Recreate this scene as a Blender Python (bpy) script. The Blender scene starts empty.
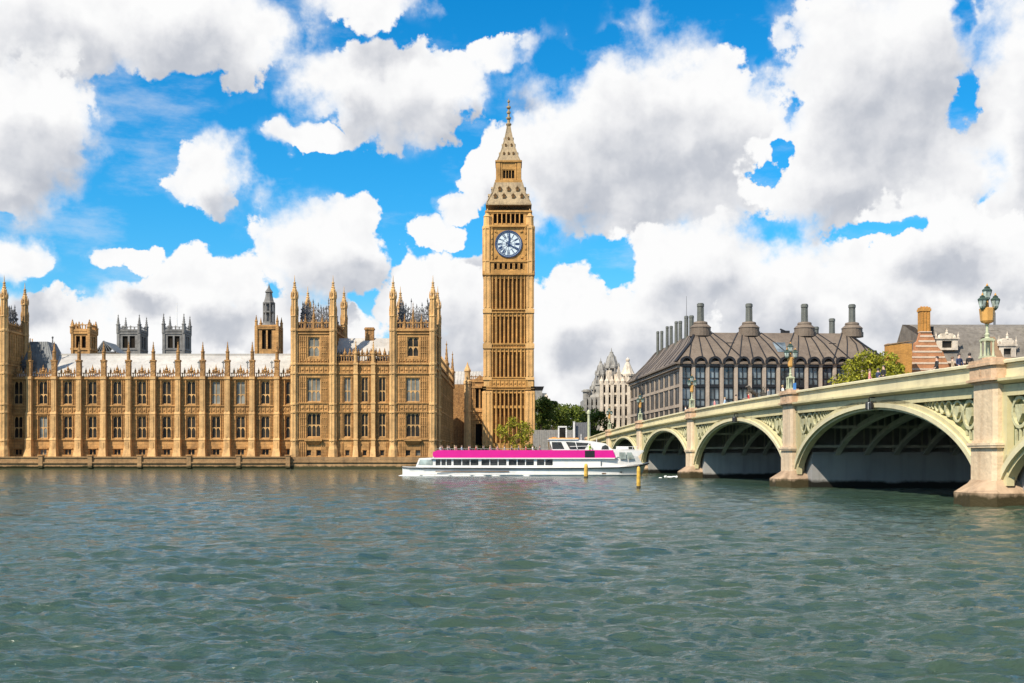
import bpy, bmesh, math, random
import numpy as np
from mathutils import Matrix, Vector
random.seed(7)
R = math.radians
SC = bpy.context.scene
COL = SC.collection

# ------------------------------------------------------------------ camera
F = 1150.0
EYE = 2.8
HOR = 455.0
cam_d = bpy.data.cameras.new('camera')
cam = bpy.data.objects.new('camera', cam_d); COL.objects.link(cam)
cam.location = (0, 0, EYE); cam.rotation_euler = (R(90), 0, 0)
cam_d.sensor_width = 36.0; cam_d.lens = F / 1024 * 36.0
cam_d.shift_y = (HOR - 341.5) / 1024
cam_d.clip_start = 0.5; cam_d.clip_end = 30000
SC.camera = cam

# ------------------------------------------------------------------ light
SUN_EL, SUN_AZ = 47.0, 42.0          # azimuth: degrees to the left of straight behind the camera
sd = Vector((-math.sin(R(SUN_AZ)) * math.cos(R(SUN_EL)), -math.cos(R(SUN_AZ)) * math.cos(R(SUN_EL)), math.sin(R(SUN_EL))))
sl = bpy.data.lights.new('sun', 'SUN'); sl.energy = 5.0; sl.angle = R(0.53); sl.color = (1.0, 0.90, 0.75)
so = bpy.data.objects.new('sun', sl); COL.objects.link(so)
so.rotation_euler = sd.to_track_quat('Z', 'Y').to_euler(); so.location = sd * 300
SC.view_settings.view_transform = 'Standard'
try: SC.view_settings.look = 'None'
except Exception: pass
SC.view_settings.gamma = 1.0
SC.view_settings.exposure = 0.5
SC.view_settings.use_curve_mapping = False
try:
    SC.cycles.max_bounces = 6; SC.cycles.diffuse_bounces = 3; SC.cycles.glossy_bounces = 3
    SC.cycles.transmission_bounces = 3; SC.cycles.use_denoising = True
    SC.cycles.caustics_reflective = False; SC.cycles.caustics_refractive = False
except Exception: pass

# ------------------------------------------------------------------ world: Nishita sky with cumulus clouds at fixed bearings
world = bpy.data.worlds.new('World'); SC.world = world; world.use_nodes = True
def build_world():
    nt = world.node_tree; N = nt.nodes; L = nt.links; N.clear()
    out = N.new('ShaderNodeOutputWorld'); bg = N.new('ShaderNodeBackground'); bg.inputs[1].default_value = 0.10
    L.new(bg.outputs[0], out.inputs[0])
    sky = N.new('ShaderNodeTexSky'); sky.sky_type = 'NISHITA'; sky.sun_disc = False
    sky.sun_elevation = R(SUN_EL); sky.sun_rotation = R(180 + SUN_AZ)
    sky.altitude = 10; sky.air_density = 1.0; sky.dust_density = 0.3; sky.ozone_density = 3.0
    def math_(op, a, b=None, c=None, clamp=False):
        n = N.new('ShaderNodeMath'); n.operation = op; n.use_clamp = clamp
        for i, v in enumerate((a, b, c)):
            if v is None: continue
            if isinstance(v, (int, float)): n.inputs[i].default_value = v
            else: L.new(v, n.inputs[i])
        return n.outputs[0]
    def vmath(op, a, b=None, c=None, out=0):
        n = N.new('ShaderNodeVectorMath'); n.operation = op
        for i, v in enumerate((a, b, c)):
            if v is None: continue
            if isinstance(v, tuple): n.inputs[i].default_value = v
            else: L.new(v, n.inputs[i])
        return n.outputs[out]
    def sstep(x, a, b):
        n = N.new('ShaderNodeMapRange'); n.interpolation_type = 'SMOOTHSTEP'
        L.new(x, n.inputs[0]); n.inputs[1].default_value = a; n.inputs[2].default_value = b
        return n.outputs[0]
    tc = N.new('ShaderNodeTexCoord'); sep = N.new('ShaderNodeSeparateXYZ'); L.new(tc.outputs['Generated'], sep.inputs[0])
    X, Y, Z = sep.outputs
    az = math_('MULTIPLY', math_('ARCTAN2', X, Y), 57.2958)               # bearing in degrees
    hyp = math_('SQRT', math_('ADD', math_('MULTIPLY', X, X), math_('MULTIPLY', Y, Y)))
    el = math_('MULTIPLY', math_('ARCTAN2', Z, hyp), 57.2958)             # elevation in degrees
    cmb = N.new('ShaderNodeCombineXYZ'); L.new(az, cmb.inputs[0]); L.new(el, cmb.inputs[1])
    P = cmb.outputs[0]
    # cumulus: (bearing, elevation, half width, half height) in degrees, from the clouds of the photographed day
    def deg(px, py, rx, ry):
        dx, dz = (px - 512) / F, (HOR - py) / F
        a = math.degrees(math.atan(dx)); e = math.degrees(math.atan(dz / math.hypot(1, dx)))
        return a, e, rx * 0.0498 / (1 + dx * dx), ry * 0.0498 / (1 + dz * dz)
    banks = [
        [(40,12,120,60),(165,18,110,58),(240,40,48,42),(-60,40,120,80),(50,60,56,40),(505,50,36,17),(490,165,22,40),(436,232,32,11),(462,212,24,15),(484,190,18,24),
         (625,120,100,84),(570,160,70,80),(700,120,76,64),(740,125,44,54),(660,180,120,60),(250,335,150,34),(640,360,200,60),(860,300,200,60),(1030,250,80,80),(470,290,60,44)],
        [(28,110,72,56),(0,170,66,44),(207,172,38,38),(362,2,54,30),(395,92,82,52),(345,75,42,38),(440,78,42,34),(305,138,42,14),
         (860,86,92,106),(918,45,64,74),(1035,110,60,118),(842,170,96,56),(925,175,84,64),(590,290,44,40),(960,300,110,50),(700,330,120,36)],
        [(12,262,38,22),(130,258,34,15),(208,282,54,30),(318,250,74,50),(352,228,36,28),(260,322,90,32),(50,332,100,32),(150,318,50,28),(440,300,58,48),(470,340,70,30),
         (560,310,44,36),(690,262,76,46),(640,310,70,40),(770,290,60,40),(930,226,62,38),(985,262,60,46),(880,280,64,40),(820,330,110,36),(600,350,80,34),(480,395,120,34),(700,385,160,36)]]
    holes = [(779,160,13,12),(764,172,17,8),(868,236,26,9),(893,229,24,10),(612,264,30,24),(540,236,26,14),(968,10,14,34),(768,52,14,30),(968,84,8,12),(590,40,60,16),(560,60,40,26)]
    def blob_field(p, bank, cut):
        acc = None
        for b in bank:
            a, e, rx, ry = deg(*b)
            q = vmath('MULTIPLY_ADD', p, (1 / rx, 1 / ry, 0), (-a / rx, -e / ry, 0))
            l = vmath('LENGTH', q, out=1)
            acc = l if acc is None else math_('SMOOTH_MIN', acc, l, 0.14)
        f = math_('SUBTRACT', 1.0, acc)
        for b in (holes if cut else ()):
            a, e, rx, ry = deg(*b)
            q = vmath('MULTIPLY_ADD', p, (1 / rx, 1 / ry, 0), (-a / rx, -e / ry, 0))
            l = vmath('LENGTH', q, out=1)
            f = math_('SMOOTH_MIN', f, math_('MULTIPLY', math_('SUBTRACT', l, 1.05), 0.62), 0.2)
        return f
    def noise(p, scale, detail, rough, off=(0, 0, 0), color=False):
        n = N.new('ShaderNodeTexNoise'); n.noise_dimensions = '2D'
        L.new(vmath('ADD', p, off), n.inputs['Vector']); n.inputs['Scale'].default_value = scale
        n.inputs['Detail'].default_value = detail; n.inputs['Roughness'].default_value = rough
        return n.outputs[1 if color else 0]
    def billow(p, scale, detail):
        v = N.new('ShaderNodeTexVoronoi'); v.voronoi_dimensions = '2D'; v.feature = 'SMOOTH_F1'
        L.new(p, v.inputs['Vector']); v.inputs['Scale'].default_value = scale
        v.inputs['Detail'].default_value = detail; v.inputs['Roughness'].default_value = 0.5; v.inputs['Lacunarity'].default_value = 2.3
        v.inputs['Smoothness'].default_value = 0.5
        v.normalize = True
        return math_('SUBTRACT', 1.0, v.outputs['Distance'])
    warp = vmath('MULTIPLY', vmath('SUBTRACT', noise(P, 0.42, 5, 0.55, (0, 0, 0), True), (0.5, 0.5, 0.5)), (2.6, 2.2, 0))
    PW = vmath('ADD', P, warp)
    PB = vmath('ADD', P, vmath('MULTIPLY', warp, (0.30, 0.30, 0)))
    edge = noise(P, 0.55, 9, 0.58, (3.1, 7.7, 0))                 # ragged edge
    LD = (-0.40, 0.62, 0)                                          # towards the sun
    def puffs(p): return math_('ADD', math_('MULTIPLY', billow(p, 0.36, 0.0), 0.60), math_('MULTIPLY', billow(p, 0.95, 2.0), 0.40))
    b0 = puffs(PB); b1 = puffs(vmath('ADD', PB, LD))
    f0 = noise(PB, 0.30, 4, 0.5, (1.7, 4.2, 0)); f1 = noise(vmath('ADD', PB, (-0.6, 1.0, 0)), 0.30, 4, 0.5, (1.7, 4.2, 0))
    # beyond the photographed part of the sky: scattered cloud everywhere
    gen = math_('MULTIPLY', math_('SUBTRACT', noise(P, 0.055, 3, 0.5, (40, 13, 0)), 0.56), 2.6)
    outside = math_('MAXIMUM', sstep(math_('ABSOLUTE', az), 26, 34), sstep(el, 23, 30))
    thin = sstep(noise(P, 0.22, 2, 0.5, (9, 2, 0)), 0.42, 0.62)
    detail = math_('ADD', math_('MULTIPLY', math_('SUBTRACT', b0, 0.62), 0.85), math_('MULTIPLY', math_('SUBTRACT', edge, 0.5), 0.95))
    rel = math_('ADD', math_('MULTIPLY', math_('SUBTRACT', b0, b1), 0.62), math_('MULTIPLY', math_('SUBTRACT', f0, f1), 0.50))
    def bank_layer(i, bank):
        s0 = blob_field(PW, bank, True); s1 = blob_field(vmath('ADD', PW, (-0.9, 2.2, 0)), bank, False)
        if i == 0:
            mA = N.new('ShaderNodeMix'); L.new(outside, mA.inputs[0]); L.new(s0, mA.inputs[2]); L.new(gen, mA.inputs[3]); s0 = mA.outputs[0]
            mA = N.new('ShaderNodeMix'); L.new(outside, mA.inputs[0]); L.new(s1, mA.inputs[2]); L.new(gen, mA.inputs[3]); s1 = mA.outputs[0]
        if i > 0: s0 = math_('SUBTRACT', s0, math_('MULTIPLY', outside, 3.0))
        D = math_('ADD', s0, detail)
        a_c = sstep(D, -0.02, 0.13); a_w = sstep(D, -0.32, 0.42)       # crisp on some edges, wispy on others
        am = N.new('ShaderNodeMix'); L.new(thin, am.inputs[0]); L.new(a_c, am.inputs[2]); L.new(a_w, am.inputs[3])
        under = sstep(math_('ADD', s1, math_('MULTIPLY', detail, 0.35)), -0.06, 0.80)
        lum = math_('ADD', math_('SUBTRACT', 1.0, math_('MULTIPLY', under, 0.47)), math_('MULTIPLY', rel, math_('MULTIPLY_ADD', under, 0.5, 0.5)))
        ramp = N.new('ShaderNodeValToRGB'); L.new(lum, ramp.inputs[0])
        ce = ramp.color_ramp.elements
        ce[0].position = 0.15; ce[0].color = (0.33, 0.36, 0.42, 1)
        ce[1].position = 1.0; ce[1].color = (0.80, 0.80, 0.80, 1)
        e_ = ramp.color_ramp.elements.new(0.5); e_.color = (0.47, 0.49, 0.535, 1)
        e_ = ramp.color_ramp.elements.new(0.78); e_.color = (0.665, 0.67, 0.69, 1)
        cl = vmath('SCALE', ramp.outputs[0]); cl.node.inputs[3].default_value = 8.7
        return am.outputs[0], cl
    # thin high veil, and a pale bank where the far clouds close up towards the horizon
    veil = math_('MULTIPLY', sstep(noise(vmath('MULTIPLY', P, (0.35, 1.0, 0)), 0.30, 7, 0.62, (5, 1, 0)), 0.52, 0.80), 0.42)
    veil = math_('MAXIMUM', veil, math_('MULTIPLY', sstep(el, 8.0, 1.5), 0.85))
    layers = [bank_layer(i, bk) for i, bk in enumerate(banks)]
    hs = N.new('ShaderNodeHueSaturation'); L.new(sky.outputs[0], hs.inputs['Color'])
    hs.inputs['Saturation'].default_value = 1.45; hs.inputs['Hue'].default_value = 0.49
    tint = N.new('ShaderNodeMix'); tint.data_type = 'RGBA'; L.new(sstep(el, -2, 15), tint.inputs[0]); tint.inputs[6].default_value = (0.80, 0.86, 1.0, 1); tint.inputs[7].default_value = (0.50, 1.10, 1.22, 1)
    skyc = vmath('MULTIPLY', hs.outputs[0], tint.outputs[2])
    col = skyc
    wl = N.new('ShaderNodeRGB'); wl.outputs[0].default_value = (6.0, 6.15, 6.4, 1)
    for al, cl in [(veil, wl.outputs[0])] + layers:
        mx = N.new('ShaderNodeMix'); mx.data_type = 'RGBA'; L.new(al, mx.inputs[0]); L.new(col, mx.inputs[6]); L.new(cl, mx.inputs[7]); col = mx.outputs[2]
    L.new(col, bg.inputs[0])
build_world()

# ------------------------------------------------------------------ materials
def new_mat(name):
    m = bpy.data.materials.new(name); m.use_nodes = True
    nt = m.node_tree; return m, nt.nodes, nt.links, nt.nodes['Principled BSDF']
def ramp_node(N, stops):
    r = N.new('ShaderNodeValToRGB'); e = r.color_ramp.elements
    while len(e) < len(stops): e.new(0.5)
    for el_, (p, c) in zip(e, stops): el_.position = p; el_.color = (*c, 1)
    return r
def mul(c, k): return tuple(min(1.0, v * k) for v in c)
def stone(name, base, var=0.35, streak=0.35, scale=0.6, rough=0.85, bump=0.25, block=None, algae=None, spec=0.25, stain=(0.07, 0.055, 0.04)):
    """weathered masonry; algae = (height, colour): tidal growth below that height"""
    m, N, L, b = new_mat(name)
    b.inputs['Roughness'].default_value = rough; b.inputs['Specular IOR Level'].default_value = spec
    g = N.new('ShaderNodeNewGeometry')
    n1 = N.new('ShaderNodeTexNoise'); L.new(g.outputs['Position'], n1.inputs['Vector']); n1.inputs['Scale'].default_value = scale; n1.inputs['Detail'].default_value = 8; n1.inputs['Roughness'].default_value = 0.65
    r1 = ramp_node(N, [(0.28, mul(base, 1 - var)), (0.5, base), (0.72, mul(base, 1 + var * 0.7))]); L.new(n1.outputs[0], r1.inputs[0])
    col = r1.outputs[0]
    mp = N.new('ShaderNodeMapping'); mp.inputs['Scale'].default_value = (1.3, 1.3, 0.09); L.new(g.outputs['Position'], mp.inputs[0])
    n2 = N.new('ShaderNodeTexNoise'); L.new(mp.outputs[0], n2.inputs['Vector']); n2.inputs['Scale'].default_value = 1.0; n2.inputs['Detail'].default_value = 6
    mr = N.new('ShaderNodeMapRange'); L.new(n2.outputs[0], mr.inputs[0]); mr.inputs[1].default_value = 0.5; mr.inputs[2].default_value = 0.75; mr.inputs[3].default_value = 0; mr.inputs[4].default_value = streak
    mx = N.new('ShaderNodeMix'); mx.data_type = 'RGBA'; L.new(mr.outputs[0], mx.inputs[0]); L.new(col, mx.inputs[6]); mx.inputs[7].default_value = (*stain, 1); col = mx.outputs[2]
    n0 = N.new('ShaderNodeTexNoise'); L.new(g.outputs['Position'], n0.inputs['Vector']); n0.inputs['Scale'].default_value = 0.11; n0.inputs['Detail'].default_value = 4
    r0 = ramp_node(N, [(0.32, (0.76, 0.76, 0.78)), (0.5, (1, 1, 1)), (0.68, (1.0, 1.0, 0.97))]); L.new(n0.outputs[0], r0.inputs[0])
    m0 = N.new('ShaderNodeMix'); m0.data_type = 'RGBA'; m0.blend_type = 'MULTIPLY'; m0.inputs[0].default_value = 1.0; L.new(col, m0.inputs[6]); L.new(r0.outputs[0], m0.inputs[7]); col = m0.outputs[2]
    if block:
        bt = N.new('ShaderNodeTexBrick'); bm_ = N.new('ShaderNodeMapping')
        sx = N.new('ShaderNodeSeparateXYZ'); L.new(g.outputs['Position'], sx.inputs[0])
        ad = N.new('ShaderNodeMath'); ad.operation = 'ADD'; L.new(sx.outputs[0], ad.inputs[0]); L.new(sx.outputs[1], ad.inputs[1])
        cb = N.new('ShaderNodeCombineXYZ'); L.new(ad.outputs[0], cb.inputs[0]); L.new(sx.outputs[2], cb.inputs[1])
        L.new(cb.outputs[0], bt.inputs['Vector']); bt.inputs['Scale'].default_value = 1.0
        bt.inputs['Brick Width'].default_value = block[0]; bt.inputs['Row Height'].default_value = block[1]; bt.inputs['Mortar Size'].default_value = block[2]
        bt.inputs['Color1'].default_value = (1, 1, 1, 1); bt.inputs['Color2'].default_value = (0.74, 0.74, 0.74, 1); bt.inputs['Mortar'].default_value = (0.5, 0.5, 0.5, 1)
        m2 = N.new('ShaderNodeMix'); m2.data_type = 'RGBA'; m2.blend_type = 'MULTIPLY'; m2.inputs[0].default_value = 0.8
        L.new(col, m2.inputs[6]); L.new(bt.outputs[0], m2.inputs[7]); col = m2.outputs[2]
    if algae:
        sx = N.new('ShaderNodeSeparateXYZ'); L.new(g.outputs['Position'], sx.inputs[0])
        nz = N.new('ShaderNodeMath'); nz.operation = 'MULTIPLY_ADD'; L.new(n1.outputs[0], nz.inputs[0]); nz.inputs[1].default_value = 0.9; L.new(sx.outputs[2], nz.inputs[2])
        ma = N.new('ShaderNodeMapRange'); L.new(nz.outputs[0], ma.inputs[0]); ma.inputs[1].default_value = algae[0] + 0.36; ma.inputs[2].default_value = algae[0] + 0.62; ma.inputs[3].default_value = 1; ma.inputs[4].default_value = 0
        m3 = N.new('ShaderNodeMix'); m3.data_type = 'RGBA'; L.new(ma.outputs[0], m3.inputs[0]); L.new(col, m3.inputs[6]); m3.inputs[7].default_value = (*algae[1], 1); col = m3.outputs[2]
    L.new(col, b.inputs['Base Color'])
    if bump:
        bp = N.new('ShaderNodeBump'); bp.inputs['Strength'].default_value = bump; bp.inputs['Distance'].default_value = 0.25
        nf = N.new('ShaderNodeTexNoise'); L.new(g.outputs['Position'], nf.inputs['Vector']); nf.inputs['Scale'].default_value = 3.2; nf.inputs['Detail'].default_value = 5
        L.new(nf.outputs[0], bp.inputs['Height']); L.new(bp.outputs[0], b.inputs['Normal'])
    return m
def plain(name, col, rough=0.5, metal=0.0, var=0.12, scale=2.0, spec=0.5, coat=0.0):
    m, N, L, b = new_mat(name)
    tc = N.new('ShaderNodeTexCoord'); n = N.new('ShaderNodeTexNoise'); L.new(tc.outputs['Object'], n.inputs['Vector']); n.inputs['Scale'].default_value = scale; n.inputs['Detail'].default_value = 6
    r = ramp_node(N, [(0.3, mul(col, 1 - var)), (0.7, mul(col, 1 + var))]); L.new(n.outputs[0], r.inputs[0]); L.new(r.outputs[0], b.inputs['Base Color'])
    b.inputs['Roughness'].default_value = rough; b.inputs['Metallic'].default_value = metal; b.inputs['Specular IOR Level'].default_value = spec
    if coat: b.inputs['Coat Weight'].default_value = coat; b.inputs['Coat Roughness'].default_value = 0.15
    return m
def glass(name, col, rough=0.08, var=0.6, scale=0.35, spec=0.7):
    m, N, L, b = new_mat(name)
    g = N.new('ShaderNodeNewGeometry'); n = N.new('ShaderNodeTexNoise'); L.new(g.outputs['Position'], n.inputs['Vector']); n.inputs['Scale'].default_value = scale; n.inputs['Detail'].default_value = 3
    r = ramp_node(N, [(0.35, mul(col, 1 - var)), (0.65, mul(col, 1 + var))]); L.new(n.outputs[0], r.inputs[0]); L.new(r.outputs[0], b.inputs['Base Color'])
    b.inputs['Roughness'].default_value = rough; b.inputs['Specular IOR Level'].default_value = spec
    bp = N.new('ShaderNodeBump'); bp.inputs['Strength'].default_value = 0.12; bp.inputs['Distance'].default_value = 0.3
    n2 = N.new('ShaderNodeTexNoise'); L.new(g.outputs['Position'], n2.inputs['Vector']); n2.inputs['Scale'].default_value = 0.9; L.new(n2.outputs[0], bp.inputs['Height']); L.new(bp.outputs[0], b.inputs['Normal'])
    return m

M = {}
M['palace'] = stone('palace_limestone', (0.52, 0.285, 0.105), 0.40, 0.45, 0.55, block=(1.3, 0.55, 0.035))
M['palace_trim'] = stone('palace_trim', (0.60, 0.365, 0.155), 0.32, 0.36, 0.9)
M['palace_dark'] = stone('palace_carving_and_shade', (0.36, 0.195, 0.075), 0.6, 0.55, 1.6, bump=0.8)  # darker stone for carved parts; also gives the link recess its shade
M['palace_base'] = stone('terrace_stone', (0.36, 0.22, 0.105), 0.3, 0.4, 0.8, block=(1.6, 0.6, 0.03), algae=(0.55, (0.035, 0.033, 0.012)))
M['tower'] = stone('clock_tower_stone', (0.56, 0.305, 0.095), 0.32, 0.38, 0.45, block=(1.2, 0.5, 0.02))
M['tower_trim'] = stone('clock_tower_trim', (0.62, 0.37, 0.145), 0.28, 0.3, 0.9)
M['tower_roof'] = stone('clock_tower_iron_roof', (0.34, 0.255, 0.150), 0.32, 0.5, 1.4, rough=0.6)
M['slit'] = plain('shaded_slit_glass', (0.13, 0.07, 0.028), 0.8, var=0.4, scale=0.4, spec=0.1)
M['foot_stone'] = stone('pier_foot_granite', (0.42, 0.30, 0.20), 0.3, 0.6, 0.9, block=(1.5, 0.72, 0.018), algae=(0.62, (0.045, 0.035, 0.015)), stain=(0.14, 0.09, 0.05))
M['tracery'] = stone('tracery_paint', (0.50, 0.475, 0.29), 0.2, 0.4, 1.2, rough=0.6, stain=(0.16, 0.14, 0.07))
M['gold'] = plain('gilding', (0.62, 0.36, 0.07), 0.4, 0.35, 0.2)
M['dial'] = plain('opal_dial', (0.58, 0.66, 0.70), 0.35, 0, 0.08, 1.2)
M['dial_blue'] = plain('dial_blue_iron', (0.02, 0.045, 0.12), 0.4)
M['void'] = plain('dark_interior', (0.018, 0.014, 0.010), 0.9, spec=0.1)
M['glass'] = glass('old_leaded_glass', (0.026, 0.022, 0.017), 0.25, 0.6, 0.35, 0.18)
M['slate'] = stone('grey_iron_roof', (0.16, 0.17, 0.175), 0.35, 0.3, 0.9, rough=0.6)
M['white_roof'] = stone('pale_roof_sheeting', (0.44, 0.42, 0.385), 0.18, 0.55, 0.35, rough=0.6, bump=0.1, stain=(0.30, 0.27, 0.23))
M['cresting'] = stone('iron_cresting', (0.135, 0.135, 0.14), 0.5, 0.3, 1.8, rough=0.55)
M['abbey'] = stone('grey_abbey_stone', (0.19, 0.185, 0.175), 0.4, 0.5, 0.5)
M['cream'] = stone('portland_stone', (0.62, 0.535, 0.43), 0.3, 0.5, 0.5, stain=(0.10, 0.085, 0.07))
M['greystone'] = stone('grey_stone', (0.27, 0.26, 0.24), 0.4, 0.5, 0.6)  # plain darker grey stone
M['bridge'] = stone('bridge_paint', (0.58, 0.510, 0.290), 0.12, 0.40, 0.7, rough=0.55, bump=0.06, spec=0.4, stain=(0.26, 0.21, 0.12))
M['bridge_light'] = stone('bridge_paint_pale', (0.65, 0.580, 0.370), 0.10, 0.32, 0.7, rough=0.55, bump=0.05, spec=0.4, stain=(0.30, 0.25, 0.15))
M['bridge_green'] = stone('bridge_paint_green', (0.15, 0.165, 0.075), 0.2, 0.3, 1.2, rough=0.55, bump=0.1)
M['granite'] = stone('pier_granite', (0.65, 0.505, 0.345), 0.14, 0.38, 0.9, algae=(0.35, (0.045, 0.035, 0.015)), stain=(0.27, 0.16, 0.09))
M['granite_cap'] = stone('pier_cap_granite', (0.54, 0.375, 0.245), 0.22, 0.42, 1.2, stain=(0.2, 0.11, 0.06))
M['pier_grey'] = stone('pier_side_paint', (0.34, 0.33, 0.315), 0.12, 0.35, 0.35, rough=0.6, bump=0.05, algae=(0.55, (0.012, 0.011, 0.008)), stain=(0.09, 0.085, 0.075))
M['rib'] = stone('arch_rib_paint', (0.50, 0.475, 0.40), 0.2, 0.3, 0.8, rough=0.6)
M['soffit'] = plain('dark_deck_underside', (0.03, 0.029, 0.026), 0.9, var=0.3, spec=0.1)  # near-black base colour for the whole deck slab
M['asphalt'] = plain('asphalt', (0.05, 0.05, 0.052), 0.9, var=0.2)
M['ground'] = stone('bank_paving', (0.16, 0.15, 0.13), 0.25, 0.0, 0.3)
M['ph_stone'] = stone('house_pale_stone', (0.39, 0.32, 0.255), 0.2, 0.4, 0.7)
M['ph_roof'] = stone('bronze_roof', (0.165, 0.130, 0.100), 0.22, 0.45, 0.5, rough=0.6, stain=(0.085, 0.06, 0.045))
M['ph_dark'] = plain('bronze_black', (0.022, 0.022, 0.024), 0.45, 0.3)
M['ph_glass'] = glass('house_blue_glass', (0.12, 0.145, 0.16), 0.06, 0.75, 0.28, 0.8)
M['ph_side'] = glass('house_brown_glass', (0.075, 0.062, 0.052), 0.35, 0.5, 0.3, 0.3)
M['ph_chim'] = stone('chimney_bronze', (0.13, 0.138, 0.125), 0.25, 0.4, 1.0, rough=0.5)
M['brick'] = stone('red_brick', (0.52, 0.235, 0.115), 0.22, 0.3, 0.8, block=(0.9, 0.3, 0.02))
M['brick_orange'] = stone('orange_brick', (0.54, 0.265, 0.07), 0.2, 0.3, 0.7, block=(0.9, 0.3, 0.02))
M['band'] = stone('stone_band', (0.60, 0.47, 0.36), 0.15, 0.3, 0.9)
M['mansion_roof'] = stone('mansion_slate', (0.18, 0.160, 0.135), 0.35, 0.5, 0.6)
M['brown_roof'] = stone('mansion_brown_tile', (0.25, 0.165, 0.10), 0.2, 0.3, 0.8)
M['white'] = stone('white_boat_paint', (0.78, 0.775, 0.755), 0.05, 0.22, 0.9, rough=0.32, bump=0.0, spec=0.5, stain=(0.50, 0.43, 0.33))
M['hull_low'] = plain('hull_grey_white', (0.62, 0.60, 0.56), 0.4, var=0.10, scale=0.8)
M['antifoul'] = plain('brown_boot_top', (0.20, 0.12, 0.07), 0.6, var=0.3)
M['magenta'] = plain('magenta_paint', (0.64, 0.006, 0.25), 0.4, var=0.06, scale=0.7, coat=0.15)
M['black'] = plain('black_rubber_and_shade', (0.012, 0.012, 0.013), 0.5)  # rubber and fittings; also the shade in the boat's side opening
M['boat_glass'] = glass('boat_tinted_glass', (0.02, 0.024, 0.026), 0.06, 0.5, 0.9)
M['boat_glass_pale'] = glass('boat_pale_glass', (0.30, 0.35, 0.33), 0.1, 0.4, 0.9)
M['orange'] = plain('orange_paint', (0.62, 0.28, 0.07), 0.5)
M['timber'] = plain('yellow_painted_timber', (0.58, 0.35, 0.055), 0.7, var=0.35, scale=3)
M['timber_wet'] = plain('wet_timber', (0.06, 0.045, 0.02), 0.5, var=0.35, scale=3)
M['lamp_green'] = plain('lamp_pale_green', (0.42, 0.44, 0.29), 0.45, var=0.15)
M['lamp_gold'] = plain('lamp_gold', (0.58, 0.31, 0.085), 0.45, 0.2, var=0.2)
M['lamp_dark'] = plain('lamp_dark_green', (0.045, 0.075, 0.055), 0.4, var=0.2)
M['lamp_glass'] = glass('lantern_glass', (0.36, 0.42, 0.38), 0.08, 0.35, 4)
M['blue'] = plain('blue_plastic', (0.05, 0.20, 0.50), 0.5)
M['bronze'] = plain('statue_bronze', (0.10, 0.085, 0.065), 0.45, 0.4, 0.4)
M['fence'] = plain('grey_fence_paint', (0.25, 0.24, 0.22), 0.6, var=0.2)
M['fence_dark'] = plain('dark_grey_slats', (0.14, 0.142, 0.148), 0.6, var=0.2)
M['offwhite'] = plain('off_white_paint', (0.68, 0.67, 0.64), 0.5)
M['bark'] = plain('bark', (0.09, 0.06, 0.04), 0.9, var=0.4, scale=4)
def leafmat(name, c):
    m, N, L, b = new_mat(name)
    g = N.new('ShaderNodeNewGeometry'); n = N.new('ShaderNodeTexNoise'); L.new(g.outputs['Position'], n.inputs['Vector']); n.inputs['Scale'].default_value = 0.9
    r = ramp_node(N, [(0.35, mul(c, 0.65)), (0.65, mul(c, 1.35))]); L.new(n.outputs[0], r.inputs[0]); L.new(r.outputs[0], b.inputs['Base Color'])
    b.inputs['Roughness'].default_value = 0.6; b.inputs['Specular IOR Level'].default_value = 0.25
    tl = N.new('ShaderNodeBsdfTranslucent'); L.new(r.outputs[0], tl.inputs[0]); ms_ = N.new('ShaderNodeMixShader'); ms_.inputs[0].default_value = 0.35
    L.new(b.outputs[0], ms_.inputs[1]); L.new(tl.outputs[0], ms_.inputs[2]); L.new(ms_.outputs[0], N['Material Output'].inputs[0])
    return m
M['leaf_a'] = leafmat('leaf_green', (0.16, 0.20, 0.028)); M['leaf_b'] = leafmat('leaf_dark', (0.075, 0.115, 0.02))
M['leaf_y'] = leafmat('leaf_yellow_green', (0.34, 0.33, 0.03)); M['leaf_y2'] = leafmat('leaf_olive', (0.17, 0.18, 0.022))

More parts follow.
